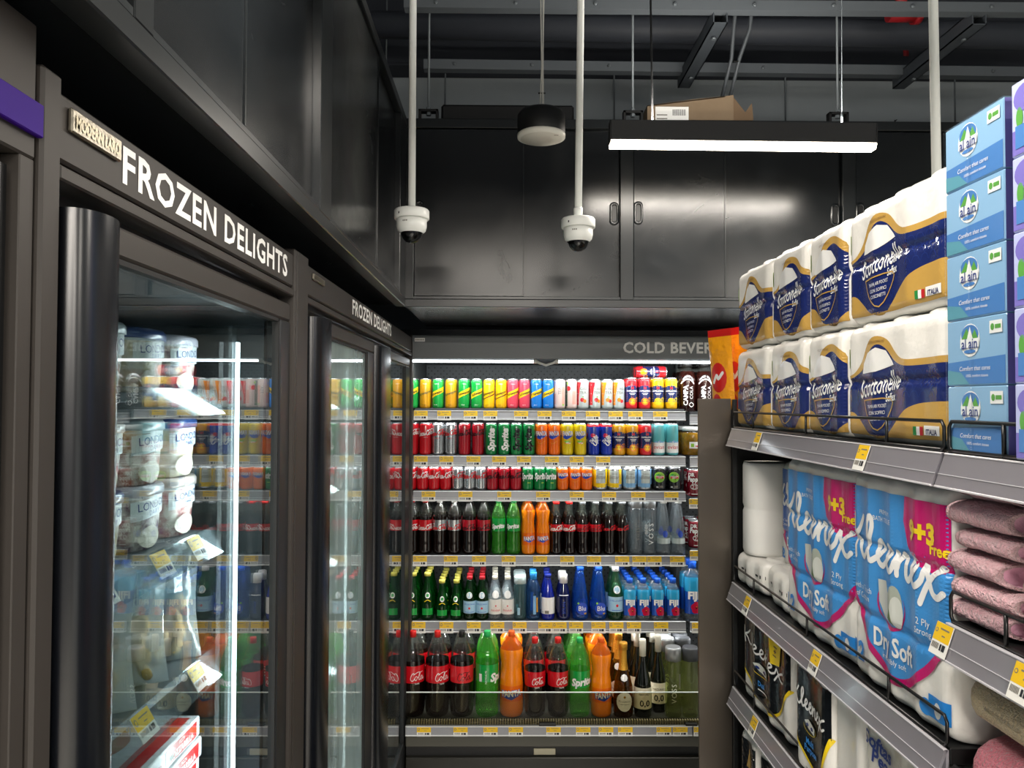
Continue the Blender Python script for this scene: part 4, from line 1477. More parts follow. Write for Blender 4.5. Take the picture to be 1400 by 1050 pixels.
def bottle(key, name, desc, prof, bands, cap, deco=None, seg=24, sq=0., label=None, lmat=None, cat='bottle', extra=None, capseg=16):
    """prof [(r, z)] metres; bands [(z limit, material)]; cap (r, z0, z1, material); label (z0, z1, material)"""
    b = MB().lathe(prof, bands[-1][1], seg, mats=bands, sq=sq)
    parts = [('body', b.mesh('bottle_body'))]
    if cap:
        r, z0, z1, m = cap
        parts.append(('cap', MB().lathe([(r, z0), (r, z0 + (z1 - z0) * .85), (r * .9, z1)], m, capseg).mesh('cap')))
    R0 = max(p[0] for p in prof)
    mapf = sqmap(R0, sq) if sq else profmap(prof)
    if label:
        z0, z1, m = label
        if sq:
            d0 = Decal(mapf, .012, .0006)
            d0.rect(-R0 * 3.1, R0 * 3.1, z0, z1, m)
            parts.append(('label', d0.mesh('label')))
        else:
            zz = sorted(set([z0, z1] + [p[1] for p in prof if z0 < p[1] < z1]))
            def rad(z):
                for (a, c) in zip(prof, prof[1:]):
                    if a[1] <= z <= c[1] and c[1] > a[1]:
                        return a[0] + (c[0] - a[0]) * (z - a[1]) / (c[1] - a[1])
                return R0
            parts.append(('label', MB().lathe([(rad(z) + .0006, z) for z in zz], m, seg, cap0=False, cap1=False).mesh('label')))
    if deco:
        d = Decal(mapf, .012, .0009, .00015)
        deco(d, R0, prof[-1][1])
        parts.append(('print', d.mesh('print')))
    if extra:
        parts += extra
    kind(key, name, cat, desc, parts)

def pet(r, h, waist=.0):
    return [(r * .62, 0), (r * .86, h * .012), (r * .97, h * .04), (r, h * .08), (r * .97, h * .2), (r * (.93 - waist), h * .33), (r * .99, h * .42), (r, h * .48), (r, h * .62),
            (r * .98, h * .67), (r * .86, h * .75), (r * .66, h * .82), (r * .47, h * .88), (r * .38, h * .915), (r * .37, h * .935)]
def cap_of(r, h, m, k=.42): return (r * k, h * .925, h, m)

r, h = .0315, .252
def lab_coke(ink, word='Coca-Cola'):
    return lambda d, r, h: d.script(word, 0, h * .52, h * .085, C[ink], .36, xs=.95, rot=4)
for key, desc, lm, ink, cp in [('pet_coke', 'cola bottle with red cap and red label', 'red', 'wht', 'red'), ('pet_light', 'cola bottle with silver label and white cap', 'silver', 'redp', 'white'), ('pet_zero', 'cola bottle with dark red label and black cap', 'dred', 'inkk', 'black')]:
    bottle(key, 'cola_bottle', desc, pet(r, h), [(h * .69, M_COLA), (h, M_PET)], cap_of(r, h, CAPS[cp]), lab_coke(ink), label=(h * .43, h * .62, C[lm]))
bottle('pet_sprite', 'lemonade_bottle', 'green lemonade bottle with green cap', pet(r, h), [(h * .7, M_GREENL), (h, M_GREENU)], cap_of(r, h, CAPS['green']),
       lambda d, r, h: d.text('Sprite', 0, h * .55, h * .085, C['wht'], 2, bold=.05, shear=.25, rot=4, maxw=r * 2.1), label=(h * .42, h * .65, C['green']))
def fant(r, h):
    return [(r * .7, 0), (r * .92, h * .015), (r, h * .05), (r, h * .16), (r * .97, h * .25), (r * .99, h * .38), (r * .94, h * .47), (r * .86, h * .54), (r * .86, h * .6), (r * .95, h * .68), (r, h * .75), (r * .96, h * .8),
            (r * .75, h * .855), (r * .5, h * .9), (r * .38, h * .925), (r * .37, h * .94)]
def fantlab(d, r, h):
    d.poly([(-r * .7, h * .255), (0, h * .23), (r * .75, h * .285), (r * .7, h * .31), (-r * .7, h * .30)], C['inkb'], 0)
    d.text('FANTA', 0, h * .31, h * .085, C['inkb'], 1, bold=.06, maxw=r * 1.9, rot=4)
    d.text('FANTA', 0, h * .313, h * .075, C['wht'], 3, bold=.03, maxw=r * 1.75, rot=4)
bottle('pet_fanta', 'orange_soda_bottle', 'orange soda bottle with orange cap', fant(r, h), [(h * .82, M_ORANGE), (h, M_ORU)], cap_of(r, h, CAPS['orange']), fantlab, label=(h * .17, h * .39, C['orange']))
# contour glass cola
r, h = .0285, .238
gc = [(r * .82, 0), (r * .9, h * .01), (r * .95, h * .05), (r * .9, h * .16), (r * .84, h * .26), (r * .92, h * .38), (r, h * .46), (r, h * .56), (r * .92, h * .64), (r * .68, h * .74), (r * .5, h * .83), (r * .46, h * .92), (r * .5, h * .94), (r * .5, h * .965)]
for key, desc, cp, lb, ink in [('gl_coke', 'glass cola bottle with red crown cap', 'red', 'red', 'wht'), ('gl_light', 'glass cola bottle with grey cap and red label', 'grey', 'red', 'maroon'), ('gl_zero', 'glass cola bottle with grey cap and red script', 'grey', None, 'redp')]:
    bottle(key, 'glass_cola_bottle', desc, gc, [(h * .72, M_COLA), (h, clear('clear bottle glass', '#e8ece6', 1.5, .02, .06, '#cfd6cc'))], (r * .52, h * .955, h, CAPS[cp]), lab_coke(ink), label=(h * .44, h * .575, C[lb]) if lb else None)
def straight(r, h, k=.06): return [(r * .9, 0), (r, h * .02), (r, h * .5), (r, h * (1 - k * 4)), (r, h * .8), (r * .97, h * .84)]
r, h = .0285, .25
bottle('voss_a', 'water_bottle', 'clear cylindrical water bottle with grey cap', straight(r, h), [(h, M_WATER)], (r * .98, h * .845, h, CAPS['grey']), lambda d, r, h: d.text('VOSS', 0, h * .45, r * .5, C['grey'], 1, rot=90, spacing=1.4))
bottle('voss_b', 'water_bottle', 'clear cylindrical water bottle with white bubble print', straight(r, h), [(h, M_WATER)], (r * .98, h * .845, h, CAPS['grey']), lambda d, r, h: (d.text('VOSS', r * .2, h * .45, r * .8, C['wht'], 1, rot=90, spacing=1.5), d.text('8888', -r * .6, h * .55, r * .6, C['wht'], 1, rot=90)))
r, h = .032, .25
con = [(r * .9, 0), (r, h * .02), (r, h * .1), (r * .92, h * .35), (r * .75, h * .6), (r * .52, h * .82), (r * .42, h * .9), (r * .42, h * .94)]
bottle('con_water', 'water_bottle', 'tapered clear glass water bottle with white cap', con, [(h, M_WATER)], (r * .48, h * .925, h, CAPS['white']), lambda d, r, h: d.ell(0, h * .4, r * .4, r * .5, C['inkb'], 0), label=(h * .2, h * .3, C['pale']))
# green mineral water, small and medium
def perr(r, h): return [(r * .8, 0), (r * .96, h * .02), (r, h * .1), (r, h * .28), (r * .93, h * .42), (r * .74, h * .58), (r * .54, h * .72), (r * .42, h * .84), (r * .4, h * .93), (r * .44, h * .95)]
def perrlab(d, r, h):
    d.ell(0, h * .56, r * .42, r * .42, C['wht'], 0); d.ell(0, h * .56, r * .28, r * .26, C['green'], 1); d.stroke([(-r * .45, h * .42), (0, h * .46), (r * .45, h * .42)], r * .1, C['yel'], 1)
    d.rect(-r * .8, r * .8, h * .12, h * .27, C['green'], 0)
r, h = .0315, .21
bottle('perr_l', 'mineral_water_bottle', 'green mineral water bottle with yellow cap', perr(r, h), [(h, M_GGLASS2)], (r * .48, h * .93, h, CAPS['yellow']), perrlab)
r, h = .0295, .178
bottle('perr_s', 'mineral_water_bottle', 'small green mineral water bottle with yellow cap', perr(r, h), [(h, M_GGLASS2)], (r * .48, h * .92, h, CAPS['yellow']), perrlab)
def mineral(r, h): return [(r * .85, 0), (r, h * .02), (r, h * .1), (r, h * .42), (r * .96, h * .52), (r * .8, h * .64), (r * .55, h * .78), (r * .43, h * .88), (r * .42, h * .93)]
def pelllab(d, r, h):
    d.ell(0, h * .62, r * .5, r * .5, C['wht'], 0, n=16); d.ell(0, h * .62, r * .4, r * .4, C['sky'], 1, n=14)
    d.text('S.PELLEGRINO', 0, h * .40, h * .035, C['inkb'], 2, maxw=r * 1.9); d.ell(0, h * .30, r * .18, r * .2, C['redp'], 2, n=5); d.rect(-r * .7, r * .7, h * .2, h * .21, C['inkb'], 2)
r, h = .0295, .195
bottle('pell', 'mineral_water_bottle', 'green mineral water bottle with sky blue label', mineral(r, h), [(h, M_GGLASS)], (r * .46, h * .925, h, CAPS['wine']), pelllab, label=(h * .16, h * .44, C['sky']))
def pannalab(d, r, h):
    d.ell(0, h * .64, r * .62, r * .6, C['wht'], 0, n=16); d.text('PANNA', 0, h * .25, h * .06, C['redp'], 2, maxw=r * 1.4); d.ell(0, h * .36, r * .12, r * .12, C['redp'], 1, n=8); d.rect(-r * .4, r * .4, h * .31, h * .315, C['redp'], 1)
bottle('panna', 'mineral_water_bottle', 'clear glass water bottle with white round label', mineral(r, h), [(h, M_WATER)], (r * .46, h * .925, h, CAPS['cream']), pannalab, label=(h * .14, h * .48, mat('translucent white label', '#e6e4de', .4)))
r, h = .0285, .195
bottle('teal_jar', 'water_bottle', 'teal tinted cylindrical water bottle', straight(r, h), [(h, M_AQUA)], (r * .99, h * .84, h, CAPS['paleteal']), lambda d, r, h: d.rect(-r * .6, -r * .2, h * .15, h * .35, C['sky'], 0))
r, h = .0315, .213
cl = [(r * .85, 0), (r, h * .03), (r, h * .2), (r * .93, h * .4), (r, h * .55), (r * .97, h * .66), (r * .7, h * .77), (r * .46, h * .83), (r * .4, h * .87)]
bottle('clear_blue', 'water_bottle', 'clear water bottle with bright blue cap', cl, [(h, M_WATB)], (r * .5, h * .85, h, CAPS['lblue']), lambda d, r, h: (d.rect(-r * .1, r * .3, h * .15, h * .6, C['lblue'], 0), d.rect(r * .4, r * .6, h * .2, h * .55, C['amber'], 0)))
r, h = .031, .205
bottle('cobalt', 'water_bottle', 'cobalt blue bottle with white label', mineral(r, h), [(h, M_BLUEG)], (r * .5, h * .92, h, CAPS['navy']), lambda d, r, h: (d.rect(-r * .3, r * .3, h * .16, h * .23, C['grey'], 1), d.rect(-r * .7, -r * .55, h * .18, h * .2, C['inkk'], 1)), label=(h * .14, h * .5, C['wht']))
bottle('cobalt2', 'water_bottle', 'dark blue bottle with white cap', mineral(r, h), [(h, M_BLUE2)], (r * .62, h * .80, h, CAPS['white']), lambda d, r, h: (d.text('SOLAN', 0, h * .3, r * .4, C['inkb'], 1, rot=90), d.rect(-r * .8, r * .8, h * .58, h * .60, C['wht'], 1)))
r, h = .0375, .236
tear = [(r * .82, 0), (r * .98, h * .03), (r, h * .15), (r * .97, h * .32), (r * .82, h * .5), (r * .62, h * .7), (r * .46, h * .86), (r * .4, h * .93)]
bottle('blu', 'water_bottle', 'azure teardrop water bottle with blue cap', tear, [(h, M_BLUB)], (r * .44, h * .925, h, CAPS['blue']), lambda d, r, h: (d.ell(0, h * .24, r * .75, r * .72, C['inkb'], 0), d.text('Blu', 0, h * .25, h * .1, C['wht'], 2), d.ell(r * .4, h * .14, r * .2, r * .1, C['gold'], 1), d.ell(-r * .5, h * .35, r * .12, r * .12, C['lime'], 1)))
r, h = .0355, .24
bottle('pell_l', 'mineral_water_bottle', 'light green mineral water bottle with white cap', mineral(r, h), [(h, clear('light green glass', '#8cc49a', 1.5, .03, .14, '#4d9a63'))], (r * .46, h * .91, h, CAPS['white']), pelllab, label=(h * .16, h * .44, C['sky']))
def fiji(key, desc, r, h):
    prof = [(r * .95, 0), (r, h * .02), (r, h * .12), (r, h * .3), (r, h * .5), (r, h * .66), (r * .93, h * .74), (r * .7, h * .82), (r * .44, h * .87), (r * .4, h * .90)]
    def deco(d, r, h):
        d.text('FIJI', r * .05, h * .49, h * .14, C['wht'], 2, bold=.05, maxw=r * 1.25)
        for a in range(5):
            d.ell(r * .35 + r * .3 * math.cos(R(72 * a + 20)), h * .25 + r * .36 * math.sin(R(72 * a + 20)), r * .36, r * .4, C['magenta'], 1, n=10)
        d.ell(r * .35, h * .25, r * .12, r * .14, C['maroon'], 2, n=8); d.ell(r * .36, h * .27, r * .05, r * .05, C['yel'], 3, n=6)
    bottle(key, 'water_bottle', desc, prof, [(h * .12, M_WATER), (h * .42, M_FIJIB), (h * .75, M_FIJIT), (h, M_WATER)], (r * .5, h * .88, h, CAPS['blue']), deco, sq=2.2)
fiji('fiji', 'square blue water bottle with red flower', .0285, .187)
fiji('fiji_l', 'large square blue water bottle with red flower', .037, .265)
# ---- bottom deck, large formats
r, h = .0515, .362
for key, desc, lm, ink, cp in [('big_coke', 'large cola bottle with red label', 'red', 'wht', 'red'), ('big_zero', 'large cola bottle with red label and black script', 'redp', 'inkk', 'black')]:
    bottle(key, 'cola_bottle', desc, pet(r, h, -.04), [(h * .68, M_COLA), (h, M_PET)], cap_of(r, h, CAPS[cp], .27),
           (lambda ink: lambda d, r, h: (d.script('Cola', r * .35, h * .52, h * .095, C[ink], .17, rot=3, n=4), d.text('TASTE', r * .3, h * .435, h * .016, C[ink], 2, bold=.02)))(ink), label=(h * .415, h * .615, C[lm]))
bottle('big_sprite', 'lemonade_bottle', 'large green lemonade bottle', pet(r, h, -.04), [(h * .72, M_GREENL), (h, M_GREENU)], cap_of(r, h, CAPS['green'], .3),
       lambda d, r, h: (d.text('Sprite', r * 1.15, h * .53, h * .1, C['wht'], 2, bold=.05, shear=.25, rot=6), d.rect(-r * .9, -r * .65, h * .46, h * .56, C['wht'], 1), d.text('RECYCLE ME', -r * .3, h * .52, h * .022, C['wht'], 2, rot=90)), label=(h * .43, h * .63, C['green']))
bottle('big_fanta', 'orange_soda_bottle', 'large orange soda bottle', fant(r, h), [(h * .82, M_ORANGE), (h, M_ORU)], cap_of(r, h, CAPS['orange'], .28), fantlab, label=(h * .2, h * .38, C['orange']))
r, h = .0455, .335
bottle('mid_coke', 'cola_bottle', 'mid-size cola bottle with red label', pet(r, h, -.03), [(h * .64, M_COLA), (h, M_PET)], cap_of(r, h, CAPS['red'], .31),
       lambda d, r, h: (d.script('Cola', r * .2, h * .5, h * .085, C['wht'], .18, rot=3, n=4), d.text('TASTE', r * .1, h * .42, h * .018, C['wht'], 2, bold=.02)), label=(h * .40, h * .59, C['red']))
bottle('mid_sprite', 'lemonade_bottle', 'mid-size green lemonade bottle', pet(r, h, -.03), [(h * .66, M_GREENL), (h, M_GREENU)], cap_of(r, h, CAPS['green'], .31),
       lambda d, r, h: d.text('Sprite', r * .3, h * .5, h * .1, C['wht'], 2, bold=.05, shear=.25, rot=6, maxw=r * 2.2), label=(h * .39, h * .6, C['green']))
bottle('mid_fanta', 'orange_soda_bottle', 'mid-size orange soda bottle', fant(r, h), [(h * .82, M_ORANGE), (h, M_ORU)], cap_of(r, h, CAPS['orange'], .31), fantlab, label=(h * .2, h * .38, C['orange']))
r, h = .043, .315
champ = [(r * .9, 0), (r, h * .02), (r, h * .25), (r * .96, h * .4), (r * .75, h * .52), (r * .5, h * .63), (r * .38, h * .75), (r * .35, h * .9), (r * .4, h * .93)]
M_GOLDF = mat('gold foil cap', '#e0a53a', .3, .6, bump=(160, .8, .004))
bottle('prosecco', 'sparkling_wine_bottle', 'golden sparkling wine bottle with foil top', champ, [(h * .58, M_AMBERG), (h, M_GOLDF)], (r * .43, h * .9, h, M_GOLDF),
       lambda d, r, h: (d.ell(0, h * .24, r * .85, r * .95, C['wht'], 0), d.text('Prosecco', 0, h * .25, h * .035, C['grey'], 2, maxw=r * 1.2), d.ell(0, h * .31, r * .12, r * .12, C['gold'], 2), d.rect(-r * .5, r * .5, h * .2, h * .206, C['grey'], 2), d.ell(0, h * .58, r * .5, r * .35, C['wht'], 0, n=8)))
r, h = .0385, .33
burg = [(r * .9, 0), (r, h * .02), (r, h * .3), (r * .96, h * .4), (r * .8, h * .5), (r * .58, h * .6), (r * .4, h * .7), (r * .34, h * .78), (r * .34, h * .9)]
bottle('wine', 'wine_bottle', 'dark wine bottle with cream capsule', burg, [(h, M_WINE)], (r * .38, h * .78, h, CAPS['cream']), lambda d, r, h: (d.text('NATUREO', 0, h * .345, h * .03, C['inkk'], 2, maxw=r * 1.3), d.text('0,0', 0, h * .22, h * .09, C['inkk'], 2, bold=.02)), label=(h * .12, h * .39, C['cream']))
r, h = .0355, .298
bottle('voss_big', 'water_bottle', 'large cylindrical glass bottle with silver cap', straight(r, h), [(h, M_OLIVE)], (r * 1.0, h * .81, h, mat('brushed silver cap', '#a4a6a6', .35, .6)), lambda d, r, h: (d.text('VOSS', -r * .1, h * .42, r * .62, C['wht'], 1, rot=90, spacing=1.25), d.rect(r * .55, r * .8, h * .5, h * .75, C['grey'], 1)))
bottle('voss_dark', 'water_bottle', 'large cylindrical glass bottle with dark cap', straight(r, h), [(h, M_OLIVE)], (r * 1.0, h * .81, h, CAPS['dgrey']), lambda d, r, h: (d.rect(-r * .3, r * .3, h * .15, h * .17, C['grey'], 1)))
r, h = .0405, .228
camp = [(r * .9, 0), (r, h * .02), (r, h * .3), (r, h * .62), (r * .94, h * .72), (r * .72, h * .82), (r * .54, h * .88), (r * .52, h * .92)]
bottle('campa', 'cola_bottle', 'dark brown bottle with white upright lettering', camp, [(h * .8, M_BROWN), (h, M_PET)], (r * .62, h * .905, h, CAPS['black']), lambda d, r, h: (d.text('CAMPA', -r * .25, h * .36, r * .5, C['wht'], 1, rot=90, bold=.04), d.text('COLA', r * .4, h * .42, r * .4, C['wht'], 1, rot=90), d.stroke([(-r * .75, h * .62), (-r * .3, h * .7), (r * .3, h * .7), (r * .75, h * .62)], r * .16, C['wht'], 1), d.stroke([(r * .4, h * .1), (r * .7, h * .15), (r * .4, h * .2), (r * .15, h * .15), (r * .4, h * .1)], r * .08, C['wht'], 1)))
r, h = .047, .13
bottle('jar', 'preserve_jar', 'glass jar of golden fruit with white label', [(r * .85, 0), (r, h * .05), (r, h * .7), (r * .93, h * .8), (r * .8, h * .86)], [(h * .8, mat('golden fruit in syrup', '#a8761a', .15, var=('#6b5a14', 60, .2))), (h, M_PET)], (r * .85, h * .86, h, CAPS['white']), lambda d, r, h: (d.rect(-r * .6, r * .8, h * .28, h * .55, C['wht'], 0), d.rect(0, r * .7, h * .34, h * .4, C['redp'], 1), d.rect(-r * .45, -r * .15, h * .34, h * .48, C['lime'], 1)), cat='jar', seg=28)

# ------------------------------------------------------------------ stocking
SHN = ['top cooler shelf', 'second cooler shelf', 'third cooler shelf', 'fourth cooler shelf', 'fifth cooler shelf', 'bottom cooler deck']
def rad_of(key):
    me = KINDS[key][3][0][1]
    return max(v.co.x for v in me.vertices)
def stock(si, items, yf, z, backs=1, start=0, where=None):
    """items = [(kind, px[, files behind])]; px is read on the front row"""
    wh = where or SHN[si]
    for i, it in enumerate(items):
        k, px = it[0], it[1]
        nb = it[2] if len(it) > 2 else backs
        r = rad_of(k)
        y0 = yf + r + (it[3] if len(it) > 3 else 0)
        x = PY(px, 700, y0).x
        desc = KINDS[k][2]
        for j in range(nb + 1):
            lab = f'{desc}, {ORD[i]} from left on {wh}' if j == 0 else f'{desc}, {ORD[j - 1]} behind {ORD[i]} on {wh}'
            place(k, (x + (random.uniform(-.002, .002) if j else 0), y0 + j * (2 * r + .004) + (.055 if j and si == 5 else 0), z), lab, f'{desc} on {wh}', rotz=random.uniform(-.22, .22) + (0 if j == 0 else random.uniform(-.5, .5)))

row1 = [('schw_green', 563), ('schw_amber', 580.5), ('schw_green', 598), ('schw_amber', 615.7), ('schw_green', 633.5), ('schw_green', 651), ('schw_yellow', 668), ('schw_yellow', 684.5), ('schw_pink', 700.5), ('schw_pink', 716.5), ('schw_blue', 733),
        ('schw_blue', 749), ('tea_pink', 765), ('tea_green', 781), ('tea_apple', 797), ('tea_apple', 813.5), ('tea_peach', 830), ('tea_peach', 846), ('sanp_red', 863), ('sanp_red', 881), ('sanp_yellow', 899.5), ('sanp_yellow', 917.8)]
row2 = [('coke', 563), ('coke', 581), ('coke_light', 598.5), ('coke_light', 616), ('coke_zero', 634.5), ('coke_zero', 653), ('sprite', 671), ('sprite', 688.5), ('sprite_zero', 705.5), ('sprite_zero', 723), ('fanta', 740.3), ('fanta', 757.7), ('fanta_lemon', 775.5),
        ('fanta_lemon', 793.5), ('thums', 811.5), ('thums', 829), ('sanp_orange', 846.5), ('sanp_orange', 864.5), ('sanp_red', 882.5), ('evian', 900.8), ('evian', 919.3)]
row3 = [('mini_coke', 561.5), ('mini_coke', 577.5), ('mini_coke', 593.3), ('mini_coke', 609), ('mini_light', 625.5), ('mini_light', 641.5), ('mini_light', 657.2), ('mini_zero', 673), ('mini_zero', 689), ('mini_zero', 705), ('mini_sprite', 721.5), ('mini_sprite', 737.5),
        ('mini_sprite', 753.3), ('mini_fanta', 769.3), ('mini_fanta', 786), ('mini_fanta', 802), ('bitter_yellow', 820.5), ('bitter_yellow', 840.7), ('bitter_blue', 860.8), ('bitter_blue', 880.8), ('canada', 901.7), ('canada', 922)]
row4 = [('pet_coke', 563), ('pet_coke', 581.7), ('pet_light', 601.3), ('pet_light', 621.3), ('pet_zero', 641.5), ('pet_zero', 661.5), ('pet_sprite', 681.7), ('pet_sprite', 702.3), ('pet_fanta', 722.4), ('pet_fanta', 742.4), ('gl_coke', 760.6), ('gl_coke', 778.5), ('gl_light', 796.7),
        ('gl_light', 814.7), ('gl_zero', 833), ('gl_zero', 851), ('voss_a', 869.7), ('voss_b', 888), ('con_water', 907), ('con_water', 927.2)]
row5 = [('perr_l', 566, 3), ('perr_l', 585, 3), ('perr_s', 605, 4), ('perr_s', 624.7, 4), ('pell', 642.7, 3), ('pell', 659.7, 3), ('panna', 677.2, 3), ('panna', 694.5, 3), ('teal_jar', 711.3, 2), ('clear_blue', 729.6, 1), ('cobalt', 749.3, 2), ('cobalt2', 770.5, 1), ('blu', 793.5, 1),
        ('blu', 818.5, 1), ('pell_l', 841.3, 1), ('fiji', 860.7, 4), ('fiji', 879, 4), ('fiji', 898.5, 4), ('fiji', 919.7, 4)]
stock(0, row1, SY + .012, SZ[0])
stock(1, row2, SY + .012, SZ[1])
stock(2, row3, SY + .012, SZ[2], 2)
stock(3, row4, SY + .014, SZ[3], 2)
stock(4, row5, SY + .014, SZ[4])
row6 = [('big_coke', 566, 1), ('big_coke', 599.3, 1), ('big_zero', 632.5, 1), ('big_sprite', 667, 1), ('big_fanta', 700, 1), ('mid_coke', 732, 2), ('mid_coke', 763.3, 2), ('mid_sprite', 793, 3), ('mid_fanta', 822, 3), ('prosecco', 852, 3), ('wine', 878.5, 2), ('wine', 899.5, 2, .06), ('voss_big', 920, 3), ('voss_dark', 943, 3)]
stock(5, row6, BYF + .06, zb)
# neighbouring section
stock(0, [('campa', 939.5), ('campa', 963)], SY + .03, SZ2[0], 2, where='next section top shelf')
stock(0, [('jar', 945), ('jar', 974)], SY + .03, SZ2[1], 1, where='next section second shelf')
stock(0, [('pepper', 948.5), ('pepper', 969)], SY + .015, SZ2[2], 1, where='next section third shelf')
stock(0, [('pepper', 950), ('pepper', 970.5)], SY + .03, SZ2[3], 2, where='next section fourth shelf')
stock(0, [('fiji_l', 946), ('fiji_l', 971)], SY + .02, SZ2[4], 1, where='next section fifth shelf')
# cans lying on top of the right-hand cans
p = PY(868, 514.5, SY + .1)
for i in range(2):
    k = 'sanp_red'
    o = place(k, (p.x + i * .0, SY + .085 + i * .057, SZ[0] + .144 + .0285), ['citrus can lying across the cans on the top cooler shelf, front', 'citrus can lying across the cans on the top cooler shelf, rear'][i], 'cans lying on the top shelf', tilt=(0, R(90), 0))

# ================================================================== paper goods
def wrap(name, col, rough=.22, b=(38, .35, .004)):
    return mat(name, col, rough, 0, .5, .25, bump=b)
W_WHITE = wrap('white wrapped tissue', '#eceae4', .35, (30, .5, .006))
W_NAVY = wrap('navy wrap', '#1b2862', .2); W_NAVY2 = wrap('navy pattern', '#24387c', .2); W_GOLD = wrap('gold wrap', '#c19a4e', .25); W_BLUE = wrap('blue wrap', '#3f8fd4', .28, (20, .35, .006)); W_BLUED = wrap('deep blue wrap', '#1f5bb0', .28)
W_MAG = wrap('magenta wrap', '#c2126b', .28); W_PRINTW = wrap('white wrap print', '#f0f0ee', .3); W_YEL = wrap('yellow wrap', '#f2d21a', .28); W_BLACK = wrap('black wrap', '#101216', .18)
W_COT = wrap('cotton picture', '#d3d6cf', .4); W_COT2 = wrap('cotton picture shade', '#a9b0a4', .4); W_LEAF = wrap('leaf picture', '#5f7a4d', .4); W_SKYT = wrap('sky lettering', '#2a86d8', .3); W_BROWNP = wrap('brown print', '#6b4a33', .3); W_LIMEP = wrap('lime mark', '#9fc23c', .3)

def pack_front(w, h, D, n, amp, rows=1, r=.028):
    def F(u, v, off):
        t = min(1., abs(u) / (w / 2))
        e = 0.
        d0 = w / 2 - abs(u)
        if d0 < r:
            e = r - math.sqrt(max(0, r * r - (r - d0) ** 2))
        dv = min(v, h - v)
        rv = .022
        if dv < rv:
            e += rv - math.sqrt(max(0, rv * rv - (rv - max(dv, 0)) ** 2))
        s = math.sqrt(math.sin(PI * n * (u / w + .5)) ** 2 + .06) / 1.03
        g = 0.
        if rows > 1:
            ph = (v / h * rows) % 1
            q = min(ph, 1 - ph)
            if h / rows * .5 < v < h - h / rows * .5 or True:
                g = -.005 * math.exp(-(q / .06) ** 2) if (0.2 < v / h * rows < rows - .2) else 0
        return (u, -D / 2 - amp * (s - 1) * -1 + e - g - off, v)
    return F

def pack_mesh(name, w, h, D, n, amp, m, rows=1, topm=None, r=.028):
    F = pack_front(w, h, D, n, amp, rows, r)
    b = MB()
    NU = max(16, n * 8)
    us = [-w / 2 + w * (i / NU) for i in range(NU + 1)]
    # denser near the edges
    us = sorted(set(us + [-w / 2 + r * k for k in (.15, .4, .7)] + [w / 2 - r * k for k in (.15, .4, .7)]))
    vs_ = sorted(set([0, .002, .006, .013, .022] + [h * i / (8 * rows) for i in range(1, 8 * rows)] + [h - .022, h - .013, h - .006, h - .002, h]))
    nu, nv = len(us), len(vs_)
    front = [F(u, v, 0) for v in vs_ for u in us]
    back = [(p[0], -p[1], p[2]) for p in front]
    f = []
    for j in range(nv - 1):
        for i in range(nu - 1):
            f.append((j * nu + i, j * nu + i + 1, (j + 1) * nu + i + 1, (j + 1) * nu + i))
    N = len(front)
    fb_ = [tuple(N + i for i in reversed(q)) for q in f]
    side = []
    for j in range(nv - 1):
        a, c = j * nu, (j + 1) * nu
        side.append((a, c, N + c, N + a))
        a, c = j * nu + nu - 1, (j + 1) * nu + nu - 1
        side.append((c, a, N + a, N + c))
    top = []
    for i in range(nu - 1):
        a = (nv - 1) * nu + i
        top.append((a, a + 1, N + a + 1, N + a))
        top.append((i + 1, i, N + i, N + i + 1))
    b.add(front + back, f + fb_ + side + top, m, True)
    # roll ends pressing through the top
    for k in range(n):
        for s in ((-1, 1) if D > .16 else (0,)):
            cxk = -w / 2 + w * (k + .5) / n
            rr = min(w / n, D / (2 if D > .16 else 1)) * .44
            st = len(b.v)
            b.lathe([(rr, h - .022), (rr * .98, h - .008), (rr * .9, h + .001), (rr * .74, h + .005), (rr * .35, h + .003), (rr * .22, h - .004)], topm or m, 16, c=(cxk, s * D / 4), cap0=False)
    return b.mesh(name), F

